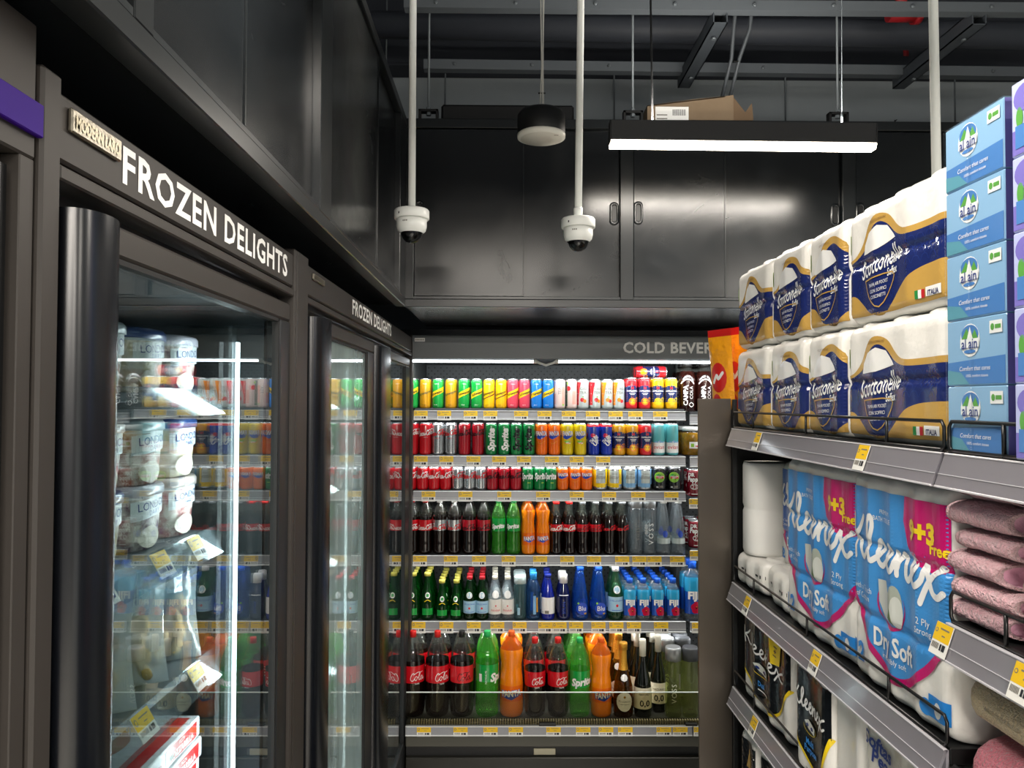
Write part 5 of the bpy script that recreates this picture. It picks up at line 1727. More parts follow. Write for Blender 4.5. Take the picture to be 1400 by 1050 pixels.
# ---- quilted navy/gold packs
def quilt(key, W, H=.204, D=.2, n=2):
    me, F = pack_mesh('pack', W, H, D, n, .006, W_WHITE, 2)
    d = Decal(F, .008, .0012, .0004)
    x0 = -W / 2 + .003
    xe = W / 2 - .003
    def X(x): return min(xe, x0 + x)
    def run(pts):
        return [(X(x), y * H) for (x, y) in pts if x0 + x <= xe + .0001] + ([(xe, ([p for p in pts if x0 + p[0] > xe][0][1]) * H)] if any(x0 + p[0] > xe for p in pts) else [])
    topc = run(spline([(0, .56), (.03, .58), (.06, .68), (.085, .82), (.115, .88), (.15, .84), (.18, .72), (.21, .665), (.27, .66), (.40, .67)], 4))
    mid = run(spline([(0, .53), (.03, .55), (.07, .63), (.095, .76), (.12, .81), (.145, .77), (.175, .66), (.21, .615), (.27, .61), (.40, .62)], 4))
    low = run(spline([(0, .24), (.03, .24), (.06, .15), (.09, .06), (.12, .03), (.15, .08), (.19, .22), (.235, .31), (.29, .335), (.40, .34)], 4))
    d.poly(mid + low[::-1], W_NAVY, 0)
    d.poly(topc + mid[::-1], W_GOLD, 0)
    d.poly(low + [(xe, .012), (x0, .012)], W_GOLD, 0)
    # scale pattern at the right
    for i in range(int(max(0, (W - .21)) / .022)):
        for j in range(4):
            cxx = x0 + .215 + i * .022 + (j % 2) * .011
            if cxx < xe - .02:
                d.stroke([(cxx + .010 * math.cos(R(a)), H * (.37 + .055 * j) + .010 * math.sin(R(a))) for a in (0, 60, 120, 180)], .0011, W_NAVY2, 1, n=2)
    ac = x0 + min(.118, W * .5)
    d.poly([(ac - .052, .575 * H), (ac - .047, .66 * H), (ac - .03, .745 * H), (ac, .785 * H), (ac + .03, .75 * H), (ac + .05, .66 * H), (ac + .055, .63 * H), (ac, .585 * H)], W_PRINTW, 2)
    d.text('Scottonelle', ac + .006, H * .485, H * .165, W_PRINTW, 3, rot=7, bold=.012, xs=.62, maxw=min(.135, W * .74), spacing=1.04)
    d.text('Soffex', ac + .045, H * .375, H * .065, W_PRINTW, 3, rot=5, bold=.02, shear=.2, xs=.7)
    sh = [(ac - .045, .345 * H), (ac + .045, .36 * H), (ac + .04, .24 * H), (ac + .005, .10 * H), (ac - .03, .2 * H), (ac - .045, .345 * H)]
    d.stroke(sh, .0022, W_GOLD, 3, n=3)
    for i, (t_, hh) in enumerate((('TRAMA AIR POCKET', .30), ('CON SOFFICI', .245), ('CUSCINETTI', .195))):
        d.text(t_, ac + .001, H * hh, H * .03, W_PRINTW, 3, maxw=.06 - i * .008, rot=3)
    d.text('SOFFICE PELLE E COMFORT UNICI', ac, H * .835, H * .022, W_BROWNP, 3, maxw=.05)
    d.ell(x0 + .006, H * .72, .006, .018, W_LIMEP, 1)
    if W > .3:
        for i, m_ in enumerate((wrap('flag green', '#2f8a45'), W_PRINTW, wrap('flag red', '#c02a30'))):
            d.rect(x0 + .235 + i * .008, x0 + .243 + i * .008, H * .085, H * .15, m_, 3)
        d.rect(x0 + .262, x0 + .305, H * .09, H * .16, W_PRINTW, 3); d.text('ITALIA', x0 + .284, H * .115, H * .04, W_NAVY, 4, bold=.03, maxw=.036)
    kind(key, 'tissue_pack', 'tissue pack', '', [('pack', me), ('printed_wrap', d.mesh('printed_wrap'))])

PXF = .626                        # face plane of packs
def yface(px): return PX(px, 500, PXF).y
ROTG = R(-90)
def gplace(key, y0, y1, z, D, lab, grp=None, dx=0., rot=0., scale=1.):
    """between depths y0 > y1 (far to near)"""
    return place(key, (PXF + D / 2 + dx, (y0 + y1) / 2, z), lab, grp, ROTG + rot, scale)

cols = [(1006.5, 1050), (1052, 1098), (1100, 1151), (1152.5, 1293)]
for i, (a, c) in enumerate(cols):
    W = yface(a) - yface(c)
    quilt('quilt%d' % i, W - .004, n=3 if W > .3 else 2)
names = ['farthest', 'second farthest', 'third', 'nearest wide']
for i, (a, c) in enumerate(cols):
    for j in range(2):
        gplace('quilt%d' % i, yface(a), yface(c), TZ + .001 + j * .2085, .2, '%s navy and gold toilet roll pack, %s layer on the top gondola shelf' % (names[i], ('lower', 'upper')[j]), 'navy and gold packs', dx=.002 * i + (.004 if j else 0), rot=random.uniform(-.02, .02))

# ---- tissue box bundles
T_SKY = mat('tissue box sky', '#8db8dc', .25, coat=.3); T_BLUE = mat('tissue box blue', '#4f83c4', .25, coat=.3); T_TEAL = mat('tissue box teal', '#5f9db0', .25, coat=.3); T_WHITE = mat('tissue box white', '#eef2f2', .3, coat=.3); T_PURP = mat('tissue box purple', '#7d74c4', .25, coat=.3); T_LAV = mat('tissue box lavender', '#b9c2ea', .25, coat=.3)
T_GREEN = mat('tissue box green', '#5da24a', .3); T_NAVY = mat('tissue box ink', '#2b3f86', .3)
W_FILM = clear('shrink film', '#ffffff', 1.38, .12)
def tissue_box(key, W, H, D):
    me = MB().box(-W / 2, W / 2, -D / 2, D / 2, 0, H, T_SKY, .0015).mesh('box')
    d = Decal(flatmap(-D / 2), .5, .0004, .0003)
    w = W / 2 - .002
    d.poly([(-w, .002), (w, .002), (w, H * .42), (-w, H * .36)], T_BLUE, 0)
    d.poly([(-w, .002), (-w * .2, .002), (-w * .5, H * .2), (-w, H * .25)], T_TEAL, 1)
    d.ell(-W * .08, H * .68, W * .17, H * .25, T_WHITE, 1)
    d.ell(-W * .08, H * .76, W * .15, H * .15, T_BLUE, 2); d.poly([(-W * .22, H * .7), (-W * .13, H * .86), (-W * .05, H * .72), (W * .01, H * .84), (W * .06, H * .7)], T_GREEN, 3)
    d.poly([(-W * .12, H * .7), (-W * .07, H * .88), (-W * .02, H * .7)], T_WHITE, 4)
    d.rect(-W * .24, W * .08, H * .57, H * .70, T_WHITE, 4); d.text('al ain', -W * .08, H * .635, H * .16, T_NAVY, 5, bold=.015, maxw=W * .27)
    d.ell(-W * .08, H * .51, W * .1, H * .03, T_BLUE, 3)
    d.text('Comfort that cares', -W * .0, H * .26, H * .07, T_WHITE, 3, shear=.2, maxw=W * .55); d.text('100% comfort tissues', W * .04, H * .15, H * .045, T_WHITE, 3, maxw=W * .45)
    d.rect(W * .25, W * .45, H * .74, H * .92, T_WHITE, 2); d.ell(W * .3, H * .83, W * .03, H * .05, T_GREEN, 3); d.rect(W * .34, W * .43, H * .80, H * .86, T_GREEN, 3)
    # near end in lilac
    d2 = Decal(lambda u, v, o_: (W / 2 + o_, u, v), .5, .0004)
    d2.rect(-D / 2 + .001, D / 2 - .001, .001, H - .001, T_LAV, 0); d2.rect(-D / 2 + .001, -D / 2 + .03, .001, H - .001, T_PURP, 1)
    kind(key, 'tissue_box', 'tissue box', '', [('box', me), ('front_print', d.mesh('front_print')), ('end_print', d2.mesh('end_print'))])
ya, yb2 = PX(1294, 400, PXF - .008).y, PX(1376, 400, PXF - .008).y
TB = .0895
tissue_box('tissue', ya - yb2 - .002, TB - .0008, .23)
for j in range(5):
    place('tissue', (PXF - .008 + .115, (ya + yb2) / 2, TZ + .001 + j * TB), '%s light blue tissue box from the shelf in the shrink-wrapped stack' % ORD[j].capitalize(), 'light blue tissue boxes', ROTG)
fm = MB()
W_ = ya - yb2
fm.box(-W_ / 2 - .0008, W_ / 2 + .0008, -.1175, .1165, .0005, 5 * TB + .0015, W_FILM, .002)
fm.tube([(-.006, -.119, .002), (-.004, -.1195, 2 * TB), (-.008, -.1195, 3.5 * TB), (-.003, -.119, 5 * TB)], .0012, W_FILM, 6)
o = fm.build('shrink_wrap', None, (PXF - .008 + .115, (ya + yb2) / 2, TZ + .0), ROTG)
tag(o, 'clear shrink film wrapped around the light blue tissue box stack', 'film')
# second bundle, lavender, cut by the picture edge
yc = PX(1385, 400, PXF - .02).y
me = MB().box(-.115, .115, -.115, .115, 0, TB - .0008, T_LAV, .0015).mesh('box')
d = Decal(flatmap(-.115), .5, .0004, .0003)
d.rect(-.113, .113, .002, TB * .35, T_PURP, 0); d.ell(-.09, TB * .75, .02, TB * .18, T_PURP, 1); d.ell(-.1, TB * .5, .006, TB * .14, T_GREEN, 1)
d.rect(-.107, -.06, TB * .1, TB * .40, T_BLUE, 2)
kind('tissue2', 'tissue_box', 'tissue box', '', [('box', me), ('front_print', d.mesh('front_print'))])
for j in range(5):
    place('tissue2', (PXF - .02 + .115, yc - .116, TZ + .001 + j * TB + (.012 if j > 3 else 0) * 0), '%s lavender tissue box from the shelf at the right picture edge' % ORD[j].capitalize(), 'lavender tissue boxes', ROTG)

# ---- large blue twelve-roll packs
def blue_pack(key, W, H, D=.21, base=W_BLUE, n=4):
    me, F = pack_mesh('pack', W, H, D, n, .008, W_WHITE, 3)
    d = Decal(F, .010, .0015, .0004)
    x0, x1 = -W / 2 + .004, W / 2 - .004
    bow = spline([(x0, .44 * H), (x0 + W * .1, .33 * H), (x0 + W * .25, .19 * H), (x0 + W * .45, .115 * H), (x0 + W * .6, .12 * H), (x0 + W * .8, .23 * H), (x1, .40 * H)], 4)
    d.poly([(x0, .93 * H), (x1, .93 * H)][::-1] + bow, base, 0)
    d.stroke(bow, H * .036, W_MAG, 1, smooth=False)
    bx = x0 + W * .60
    d.poly([(bx, .93 * H), (bx - .003, .82 * H), (bx + W * .03, .72 * H), (bx + W * .13, .655 * H), (bx + W * .25, .64 * H), (x1, .66 * H), (x1, .93 * H)], W_MAG, 1)
    d.text('9+3', bx + W * .17, .80 * H, H * .085, W_YEL, 3, bold=.05, maxw=W * .22); d.text('Free', bx + W * .31, .745 * H, H * .05, W_YEL, 3, bold=.03, maxw=W * .14)
    d.script('Kleenex', W * .0, .665 * H, H * .22, W_PRINTW, .33, 2, rot=-4, xs=W * .92 / (7.8 * H * .22 / 2.6), n=4)
    d.text('BATH TISSUE', -W * .1, .80 * H, H * .022, W_PRINTW, 3); d.text('PREMIUM', -W * .08, .835 * H, H * .02, W_PRINTW, 3)
    d.ell(-W * .03, .42 * H, W * .145, H * .105, W_MAG, 2, n=24); d.ell(-W * .025, .43 * H, W * .135, H * .098, base, 3, n=24)
    d.poly([(-W * .16, .52 * H), (-W * .06, .53 * H), (-W * .0, .42 * H), (-W * .06, .335 * H), (-W * .15, .42 * H)], W_COT, 4)
    d.ell(W * .03, .44 * H, W * .065, H * .085, W_COT2, 5); d.ell(W * .05, .41 * H, W * .055, H * .07, W_COT, 6); d.poly([(-W * .03, .37 * H), (-W * .005, .42 * H), (W * .02, .345 * H)], W_LEAF, 7)
    d.text('Dry Soft', 0, .255 * H, H * .085, W_PRINTW, 3, bold=.025, xs=.85); d.text('irresistibly soft', 0, .185 * H, H * .025, W_PRINTW, 3)
    d.text('with a Touch', -W * .33, .45 * H, H * .028, W_PRINTW, 3, maxw=W * .22); d.text('of Cotton', -W * .33, .41 * H, H * .028, W_PRINTW, 3, maxw=W * .2)
    d.text('2 Ply', W * .3, .43 * H, H * .03, W_PRINTW, 3); d.text('Strong', W * .3, .39 * H, H * .028, W_PRINTW, 3)
    d.text('12', x0 + W * .09, .135 * H, H * .09, W_SKYT, 3, bold=.04)
    d.rect(x0 + W * .82, x0 + W * .97, .06 * H, .15 * H, W_SKYT, 2); d.ell(x0 + W * .895, .1 * H, W * .03, H * .032, W_PRINTW, 3); d.ell(x0 + W * .80, .09 * H, W * .04, H * .035, W_SKYT, 2)
    kind(key, 'toilet_roll_pack', 'toilet roll pack', '', [('pack', me), ('printed_wrap', d.mesh('printed_wrap'))])
PW = yface(1075) - yface(1166)
PH = .356
blue_pack('bluepack', PW - .004, PH)
gplace('bluepack', yface(1075), yface(1166), S2Z + .001, .21, 'large blue toilet roll pack in the middle of the second gondola shelf', 'large blue toilet roll packs', rot=.02)
blue_pack('bluepack2', .298, PH)
gplace('bluepack2', yface(1167), yface(1167) - .298, S2Z + .001, .21, 'large blue toilet roll pack next to the pink towels', 'large blue toilet roll packs', dx=-.004)
blue_pack('bluesmall', .175, .255, .12, W_BLUED, 2)
place('bluesmall', (PXF + .12, yface(1055) + .02, S2Z + .078), 'small deep blue toilet roll pack lying behind the white rolls', 'toilet roll packs', ROTG)
place('bluesmall', (PXF + .30, yface(1120), S2Z + .001), 'deep blue toilet roll pack hidden behind the large blue pack', 'toilet roll packs', ROTG)

# white roll pack standing on crumpled white packs
def roll_column(key, r, h, n, m, label=None):
    prof = []
    for k in range(n):
        z = k * h
        prof += [(r * .93, z), (r, z + .008), (r, z + h - .008), (r * .93, z + h - .0005)]
    me = MB().lathe(prof, m, 24).mesh('rolls')
    core = MB().lathe([(r * .36, n * h), (r * .36, n * h + .001), (r * .2, n * h + .0012)], W_COT2, 16).mesh('core')
    kind(key, 'paper_roll', 'paper roll', '', [('roll', me), ('core', core)])
def white_pack(key, W, H, D, n, text=True):
    me, F = pack_mesh('pack', W, H, D, n, .01, W_WHITE, 1)
    d = Decal(F, .02, .001)
    if text:
        for i in range(n):
            c = -W / 2 + W * (i + .7) / n
            d.rect(c - .022, c - .006, H * .52, H * .58, M_INK, 0); d.rect(c + .006, c + .022, H * .5, H * .60, M_INK, 0)
    kind(key, 'toilet_roll_pack', 'toilet roll pack', '', [('pack', me), ('print', d.mesh('print'))])
white_pack('crumple', .17, .082, .12, 2)
yw = yface(1008)
gplace('crumple', yw - .005, yw - .175, S2Z + .001, .12, 'crumpled white toilet roll pack at the far end of the second shelf', 'crumpled white packs', rot=.1)
gplace('crumple', yw - .18, yw - .35, S2Z + .001, .12, 'crumpled white toilet roll pack beside the large blue pack', 'crumpled white packs', dx=.01, rot=-.12)
r_, h_ = .058, .118
prof = []
for k_ in range(2):
    prof += [(r_ * .95, k_ * h_ + .0), (r_, k_ * h_ + .010), (r_, k_ * h_ + h_ - .010), (r_ * .95, k_ * h_ + h_ - .0005)]
d = Decal(cylmap(r_), .01, .001)
d.text('Kleenex', -.030, .16, .016, M_INK, 0, rot=90); d.text('2 ply', -.018, .155, .009, M_INK, 0, rot=90)
kind('whitestack', 'toilet_roll_pack', 'toilet roll pack', '', [('rolls', MB().lathe(prof, mat('smooth white wrap', '#f1f0ec', .4), 32, sq=.6).mesh('rolls')), ('print', d.mesh('print'))])
gplace('whitestack', yw - .0, yw - .12, S2Z + .086, .116, 'plain white toilet roll column standing on the crumpled packs', None, dx=.0)

# ---- kitchen rolls on the third shelf
def kitchen(key, W, H, D, n, multi=True):
    me, F = pack_mesh('pack', W, H, D, n, .012, W_WHITE, 1)
    d = Decal(F, .014, .0014, .0006)
    x0, x1 = -W / 2 + .004, W / 2 - .004
    bow = spline([(x0, .36 * H), (x0 + W * .12, .26 * H), (x0 + W * .4, .15 * H), (x0 + W * .62, .13 * H), (x0 + W * .8, .22 * H), (x1, .52 * H)], 4)
    d.poly([(x1, .93 * H), (x0, .93 * H)] + bow, W_BLACK, 0)
    d.stroke(bow, H * .028, W_YEL, 1, smooth=False)
    d.script('Kleenex', -W * .02, .66 * H, H * .17, W_PRINTW, .32, 2, rot=-5, xs=W * .86 / (7.8 * H * .17 / 2.6), n=4)
    d.ell(-W * .05, .46 * H, W * .17, H * .06, W_YEL, 2, n=20); d.ell(-W * .045, .467 * H, W * .165, H * .058, W_BLACK, 3, n=20)
    d.poly([(-W * .18, .50 * H), (-W * .08, .53 * H), (W * .1, .49 * H), (W * .09, .43 * H), (-W * .08, .45 * H)], W_COT, 4); d.ell(-W * .1, .48 * H, W * .03, H * .015, W_NAVY2, 5); d.ell(W * .02, .47 * H, W * .035, H * .017, W_NAVY2, 5)
    if multi:
        d.text('Multi', -W * .05, .335 * H, H * .055, W_SKYT, 3, bold=.03); d.text('Purpose', -W * .02, .27 * H, H * .055, W_SKYT, 3, bold=.03)
    else:
        d.text('Dual', -W * .05, .32 * H, H * .055, W_SKYT, 3, bold=.03); d.rect(-W * .1, W * .1, .25 * H, .262 * H, W_PRINTW, 3)
        d.poly([(W * .18, .93 * H), (W * .36, .93 * H), (W * .32, .68 * H), (W * .20, .66 * H)], W_YEL, 3); d.text('1+1', W * .26, .8 * H, H * .06, W_BROWNP, 4, rot=80, bold=.03)
    kind(key, 'kitchen_roll_pack', 'kitchen roll', '', [('pack', me), ('printed_wrap', d.mesh('printed_wrap'))])
KH = .230
wK = yface(1018) - yface(1079)
kitchen('dual', wK, KH, .14, 3, False)
gplace('dual', yface(1018), yface(1079), S3Z + .001, .14, 'black kitchen roll pack with yellow flash at the far end of the third shelf', 'black kitchen roll packs', dx=-.002)
wK2 = .125
kitchen('multi', wK2, KH, .12, 1)
y_ = yface(1086)
gplace('multi', y_, y_ - wK2, S3Z + .001, .12, 'black kitchen roll half hidden behind another black roll', 'black kitchen roll packs', dx=.135)
y_ = yface(1096)
kitchen('multi2', .165, KH - .004, .13, 1)
gplace('multi2', y_, y_ - .165, S3Z + .001, .12, 'black multi purpose kitchen roll before the plain white roll', 'black kitchen roll packs', dx=-.008)
white_pack('whiteroll', .115, KH + .004, .11, 1, False)
y_ = yface(1139)
gplace('whiteroll', y_, y_ - .115, S3Z + .001, .11, 'plain white kitchen roll on the third gondola shelf', 'plain white rolls')
# soft pack with dark and yellow print
me, F = pack_mesh('pack', .15, .215, .1, 1, .015, mat('pearl plastic wrap', '#dcd9cf', .25, 0, .5, .3, bump=(26, .6, .008)), 1)
d = Decal(F, .014, .0014, .0006)
d.poly([(-.07, .01), (-.035, .01), (-.06, .14)], W_BLACK, 0); d.poly([(.0, .01), (.055, .01), (.055, .09), (.03, .12), (.01, .06)], W_YEL, 0); d.ell(.035, .045, .012, .025, W_NAVY2, 2)
d.text('Softas', -.025, .18, .024, T_NAVY, 2, bold=.03, rot=-8); d.text('Pearl', -.01, .155, .024, T_NAVY, 2, bold=.03, rot=-8)
kind('pearl', 'tissue_pack', 'tissue pack', '', [('pack', me), ('printed_wrap', d.mesh('printed_wrap'))])
y_ = yface(1178)
gplace('pearl', y_, y_ - .15, S3Z + .001, .1, 'clear wrapped white tissue pack with navy lettering on the third shelf', 'soft tissue packs', dx=.005)
gplace('pearl', y_ - .155, y_ - .305, S3Z + .001, .1, 'clear wrapped white tissue pack under the rose towel', 'soft tissue packs', dx=.0)
# fourth shelf
me, F = pack_mesh('pack', .11, .225, .11, 1, .02, W_WHITE, 1)
d = Decal(F, .014, .0014, .0006)
d.rect(-.05, .05, .02, .205, W_BLACK, 0); d.poly([(-.03, .1), (0, .19), (.03, .1), (.02, .05), (-.02, .05)], W_GOLD, 1); d.rect(-.03, .03, .13, .14, W_BLACK, 2); d.rect(-.03, .03, .1, .108, W_BLACK, 2)
kind('gourmet', 'kitchen_roll_pack', 'kitchen roll', '', [('pack', me), ('printed_wrap', d.mesh('printed_wrap'))])
y_ = yface(1020)
gplace('gourmet', y_, y_ - .11, S4Z + .001, .11, 'black and gold kitchen roll at the far end of the lowest visible shelf', 'black and gold rolls', dx=-.01)
gplace('gourmet', y_ - .115, y_ - .225, S4Z + .001, .11, 'black and gold kitchen roll second on the lowest visible shelf', 'black and gold rolls', dx=0)
gplace('whiteroll', y_ - .23, y_ - .345, S4Z + .001, .11, 'plain white kitchen roll on the lowest visible shelf', 'plain white rolls')

# ---- towels
def towel_mat(name, col, c2):
    return mat(name, col, .95, 0, .15, sheen=.4, bump=(260, 1., .012), var=(c2, 90, .2))
TW_PINK = towel_mat('pink terry', '#f6b9c4', '#fcd2d8'); TW_PINKB = towel_mat('pink hem', '#e6bcc0', '#e0adb6'); TW_LIL = mat('pink inside', '#f0b4cc', .95, 0, .1, sheen=.3, bump=(300, .5, .003)); TW_BEIGE = towel_mat('beige terry', '#d6c096', '#e0cda6'); TW_ROSE = towel_mat('rose terry', '#cf6a7c', '#da7c8c'); TW_CREAM = towel_mat('cream terry', '#cfc6a6', '#dad2b6')
def folded_towel(key, L, Wd, H, mt, hem, inside, seed):
    """folded flat roll: long axis local x (far end at -x), near end open showing the fold"""
    rnd = random.Random(seed)
    b = MB()
    NU, NV = 40, 32
    def sec(t, k):
        ends = 1 - max(0, (.12 - t) / .12) ** 2 * .55
        row = []
        for i in range(NV):
            a = 2 * PI * i / NV
            e = 2.8
            ca, sa = math.cos(a), math.sin(a)
            kk = (abs(ca) ** e + abs(sa) ** e) ** (-1 / e)
            wob = 1 + .05 * math.sin(9 * t + seed + 2 * a) + .03 * math.sin(17 * t + 3 * a + seed)
            wob += rnd.uniform(-.035, .035) if .2 < t < .86 else 0
            yl = Wd / 2 * kk * ca * ends * (1 + .02 * math.sin(5 * t)) + (rnd.uniform(-.0012, .0012) if .2 < t < .86 else 0)
            x = -L / 2 + L * t * (1 + .2 * yl / (Wd / 2))       # the open end is cut slantwise towards the aisle
            row.append((x, yl, H / 2 + H / 2 * kk * sa * ends * wob))
        return row
    rows = [sec(i / NU, 0) for i in range(NU + 1)]
    v = [p for r_ in rows for p in r_]
    f = [(j * NV + i, j * NV + (i + 1) % NV, (j + 1) * NV + (i + 1) % NV, (j + 1) * NV + i) for j in range(NU) for i in range(NV)]
    b.add(v, f, mt, True)
    b.add(rows[0], [tuple(range(NV))], hem)
    # open end: lip ring then recessed inside
    e0 = rows[-1]
    c = (L / 2, 0, H / 2)
    def inset(row, k, dx):
        return [(p[0] + dx, p[1] * k, H / 2 + (p[2] - H / 2) * k) for p in row]
    r1, r2, r3, r4 = inset(e0, .96, .004), inset(e0, .82, .003), inset(e0, .78, -.001), inset(e0, .45, -.004)
    vv = e0 + r1 + r2 + r3 + r4
    ff = []
    mm = []
    for k in range(4):
        q = [(k * NV + i, k * NV + (i + 1) % NV, (k + 1) * NV + (i + 1) % NV, (k + 1) * NV + i) for i in range(NV)]
        b.add([], [], hem)
        base = len(b.v)
        b.add(vv, q, hem if k < 2 else inside, True)
    b.add(r4, [tuple(range(NV))], inside)
    body = b.mesh('towel')
    # hem band
    hb = MB()
    i0, i1 = int(NU * .06), int(NU * .19)
    rr = [[(p[0], p[1] * 1.015, H / 2 + (p[2] - H / 2) * 1.03) for p in rows[j]] for j in range(i0, i1 + 1)]
    v = [p for r_ in rr for p in r_]
    hb.add(v, [(j * NV + i, j * NV + (i + 1) % NV, (j + 1) * NV + (i + 1) % NV, (j + 1) * NV + i) for j in range(len(rr) - 1) for i in range(NV)], hem, True)
    kind(key, 'folded_towel', 'towel', '', [('towel', body), ('hem', hb.mesh('hem'))])
TX = GX + .012
z = N1Z + .001
hs = [.030, .031, .036, .030, .037, .046]
far = PX(1288, 750, GX + .012).y
for i, hh in enumerate(hs):
    L = .15 + .012 * math.sin(i * 2.1)
    folded_towel('pinktowel%d' % i, L, .13, hh, TW_PINK, TW_PINKB, TW_LIL, i * 1.7)
    place('pinktowel%d' % i, (TX + .065 + .004 * math.sin(i * 3), far - .004 - L / 2 - .006 * (i % 2) - (.008 if i in (3,) else 0), z), 'pink folded terry towel, %s from the bottom of its stack' % ORD[i], 'pink folded towels', ROTG + .03 * math.sin(i * 2))
    z += hh + .0005
z = N1Z + .001
for i in range(6):
    folded_towel('creamtowel%d' % i, .17, .13, .031, TW_CREAM, TW_CREAM, TW_BEIGE, 3 + i * 2.3) if i < 2 else None
    place('creamtowel%d' % (i % 2), (TX + .07 + .003 * math.sin(i * 2), .936 - .085 - .003 * (i % 2), z), 'cream folded terry towel, %s from the bottom at the right edge' % ORD[i], 'cream folded towels', ROTG)
    z += .0315
# big rolled towels with ribs
def roll_towel(key, L, Wd, H, mt, seed):
    b = MB()
    NU, NV = 60, 24
    v, f = [], []
    for j in range(NU + 1):
        t = j / NU
        x = -L / 2 + L * t
        ends = 1 - max(0, (.07 - t) / .07) ** 2 * .35
        rib = 1 + (.016 * math.sin(t * 2 * PI * 34) if .36 < t < .85 else 0) + .015 * math.sin(6 * t + seed)
        for i in range(NV):
            a = 2 * PI * i / NV
            e = 2.7
            ca, sa = math.cos(a), math.sin(a)
            kk = (abs(ca) ** e + abs(sa) ** e) ** (-1 / e) * ends * rib
            v.append((x, Wd / 2 * kk * ca, H / 2 + H / 2 * kk * sa))
    f = [(j * NV + i, j * NV + (i + 1) % NV, (j + 1) * NV + (i + 1) % NV, (j + 1) * NV + i) for j in range(NU) for i in range(NV)]
    b.add(v, f, mt, True)
    b.add(v[:NV], [tuple(range(NV))], mt); b.add(v[-NV:], [tuple(range(NV))], mt)
    body = b.mesh('towel')
    # fold line along the front
    fl = MB().tube([(-L / 2 + .05, -Wd / 2 * .97, H * .47), (0, -Wd / 2 * .99, H * .45), (L / 2 - .02, -Wd / 2 * .97, H * .47)], .003, mt, 6).mesh('fold')
    kind(key, 'rolled_towel', 'towel', '', [('towel', body), ('fold', fl)])
roll_towel('rosetowel', .34, .2, .098, TW_ROSE, 1)
roll_towel('beigetowel', .34, .2, .083, TW_BEIGE, 4)
yr = PX(1306, 1020, GX + .0).y
place('rosetowel', (TX + .10, yr - .17, N2Z + .001), 'rolled rose terry towel lying under the beige towel', 'rolled towels', ROTG)
yr2 = PX(1298, 950, GX + .0).y
place('beigetowel', (TX + .10, yr2 - .175, N2Z + .100), 'rolled beige ribbed terry towel lying on the rose towel', 'rolled towels', ROTG)

# ---- snack bags standing behind the end panel
def snack_bag(key, W, H, T, seed):
    rnd = random.Random(seed)
    MY = mat('yellow orange foil', '#f3a21a', .22, 0, .5, .4, bump=(45, .8, .01)); MR = mat('red foil', '#d3221f', .22, 0, .5, .4)
    b = MB()
    NU, NV = 10, 16
    def S(u, v, off, s=-1):
        t = 1 - (abs(u) / (W / 2)) ** 2
        q = math.sin(PI * min(1, max(0, v / H * 1.08))) ** .6 if v < H * .92 else 0
        y = s * (T / 2 * max(0, t) ** .6 * max(q, 0.02) + off)
        return (u * (1 - .06 * math.sin(PI * v / H)), y + .01 * math.sin(3 * v / H + seed), v)
    for s in (-1, 1):
        g = [S(-W / 2 + W * i / NU, H * j / NV, 0, s) for j in range(NV + 1) for i in range(NU + 1)]
        f = [(j * (NU + 1) + i, j * (NU + 1) + i + 1, (j + 1) * (NU + 1) + i + 1, (j + 1) * (NU + 1) + i) for j in range(NV - 1) for i in range(NU)]
        b.add(g, f, MY, True)
        f2 = [((NV - 1) * (NU + 1) + i, (NV - 1) * (NU + 1) + i + 1, NV * (NU + 1) + i + 1, NV * (NU + 1) + i) for i in range(NU)]
        b.add(g, f2, MR)
    d = Decal(lambda u, v, o_: S(u, v, o_), .012, .0006)
    d.ell(0, H * .58, W * .34, H * .13, MR, 0); d.stroke([(-W * .2, H * .54), (-W * .05, H * .6), (W * .02, H * .57), (W * .2, H * .62)], H * .03, M_WHITE, 2); d.ell(-W * .1, H * .36, W * .2, H * .08, MR, 0)
    d.ell(W * .1, H * .2, W * .26, H * .1, mat('red print foil', '#b4361b', .3), 0)
    kind(key, 'snack_bag', 'snack bag', '', [('bag', b.mesh('bag')), ('printed_logo', d.mesh('printed_logo'))])
snack_bag('chips', .10, .325, .032, 1)
for i, (px, yy, rz, sc, lab) in enumerate([(986, 2.165, -66, 1.0, 'yellow and red snack bag standing leftmost behind the end panel'), (996, 2.245, -60, .98, 'yellow and red snack bag behind the leftmost bag at the end panel'), (1009, 2.168, -74, 1.02, 'yellow and red snack bag next to the navy paper packs')]):
    x = PY(px, 500, yy).x
    place('chips', (x, yy, CHIPZ + .001), lab, 'yellow snack bags', R(rz), sc)

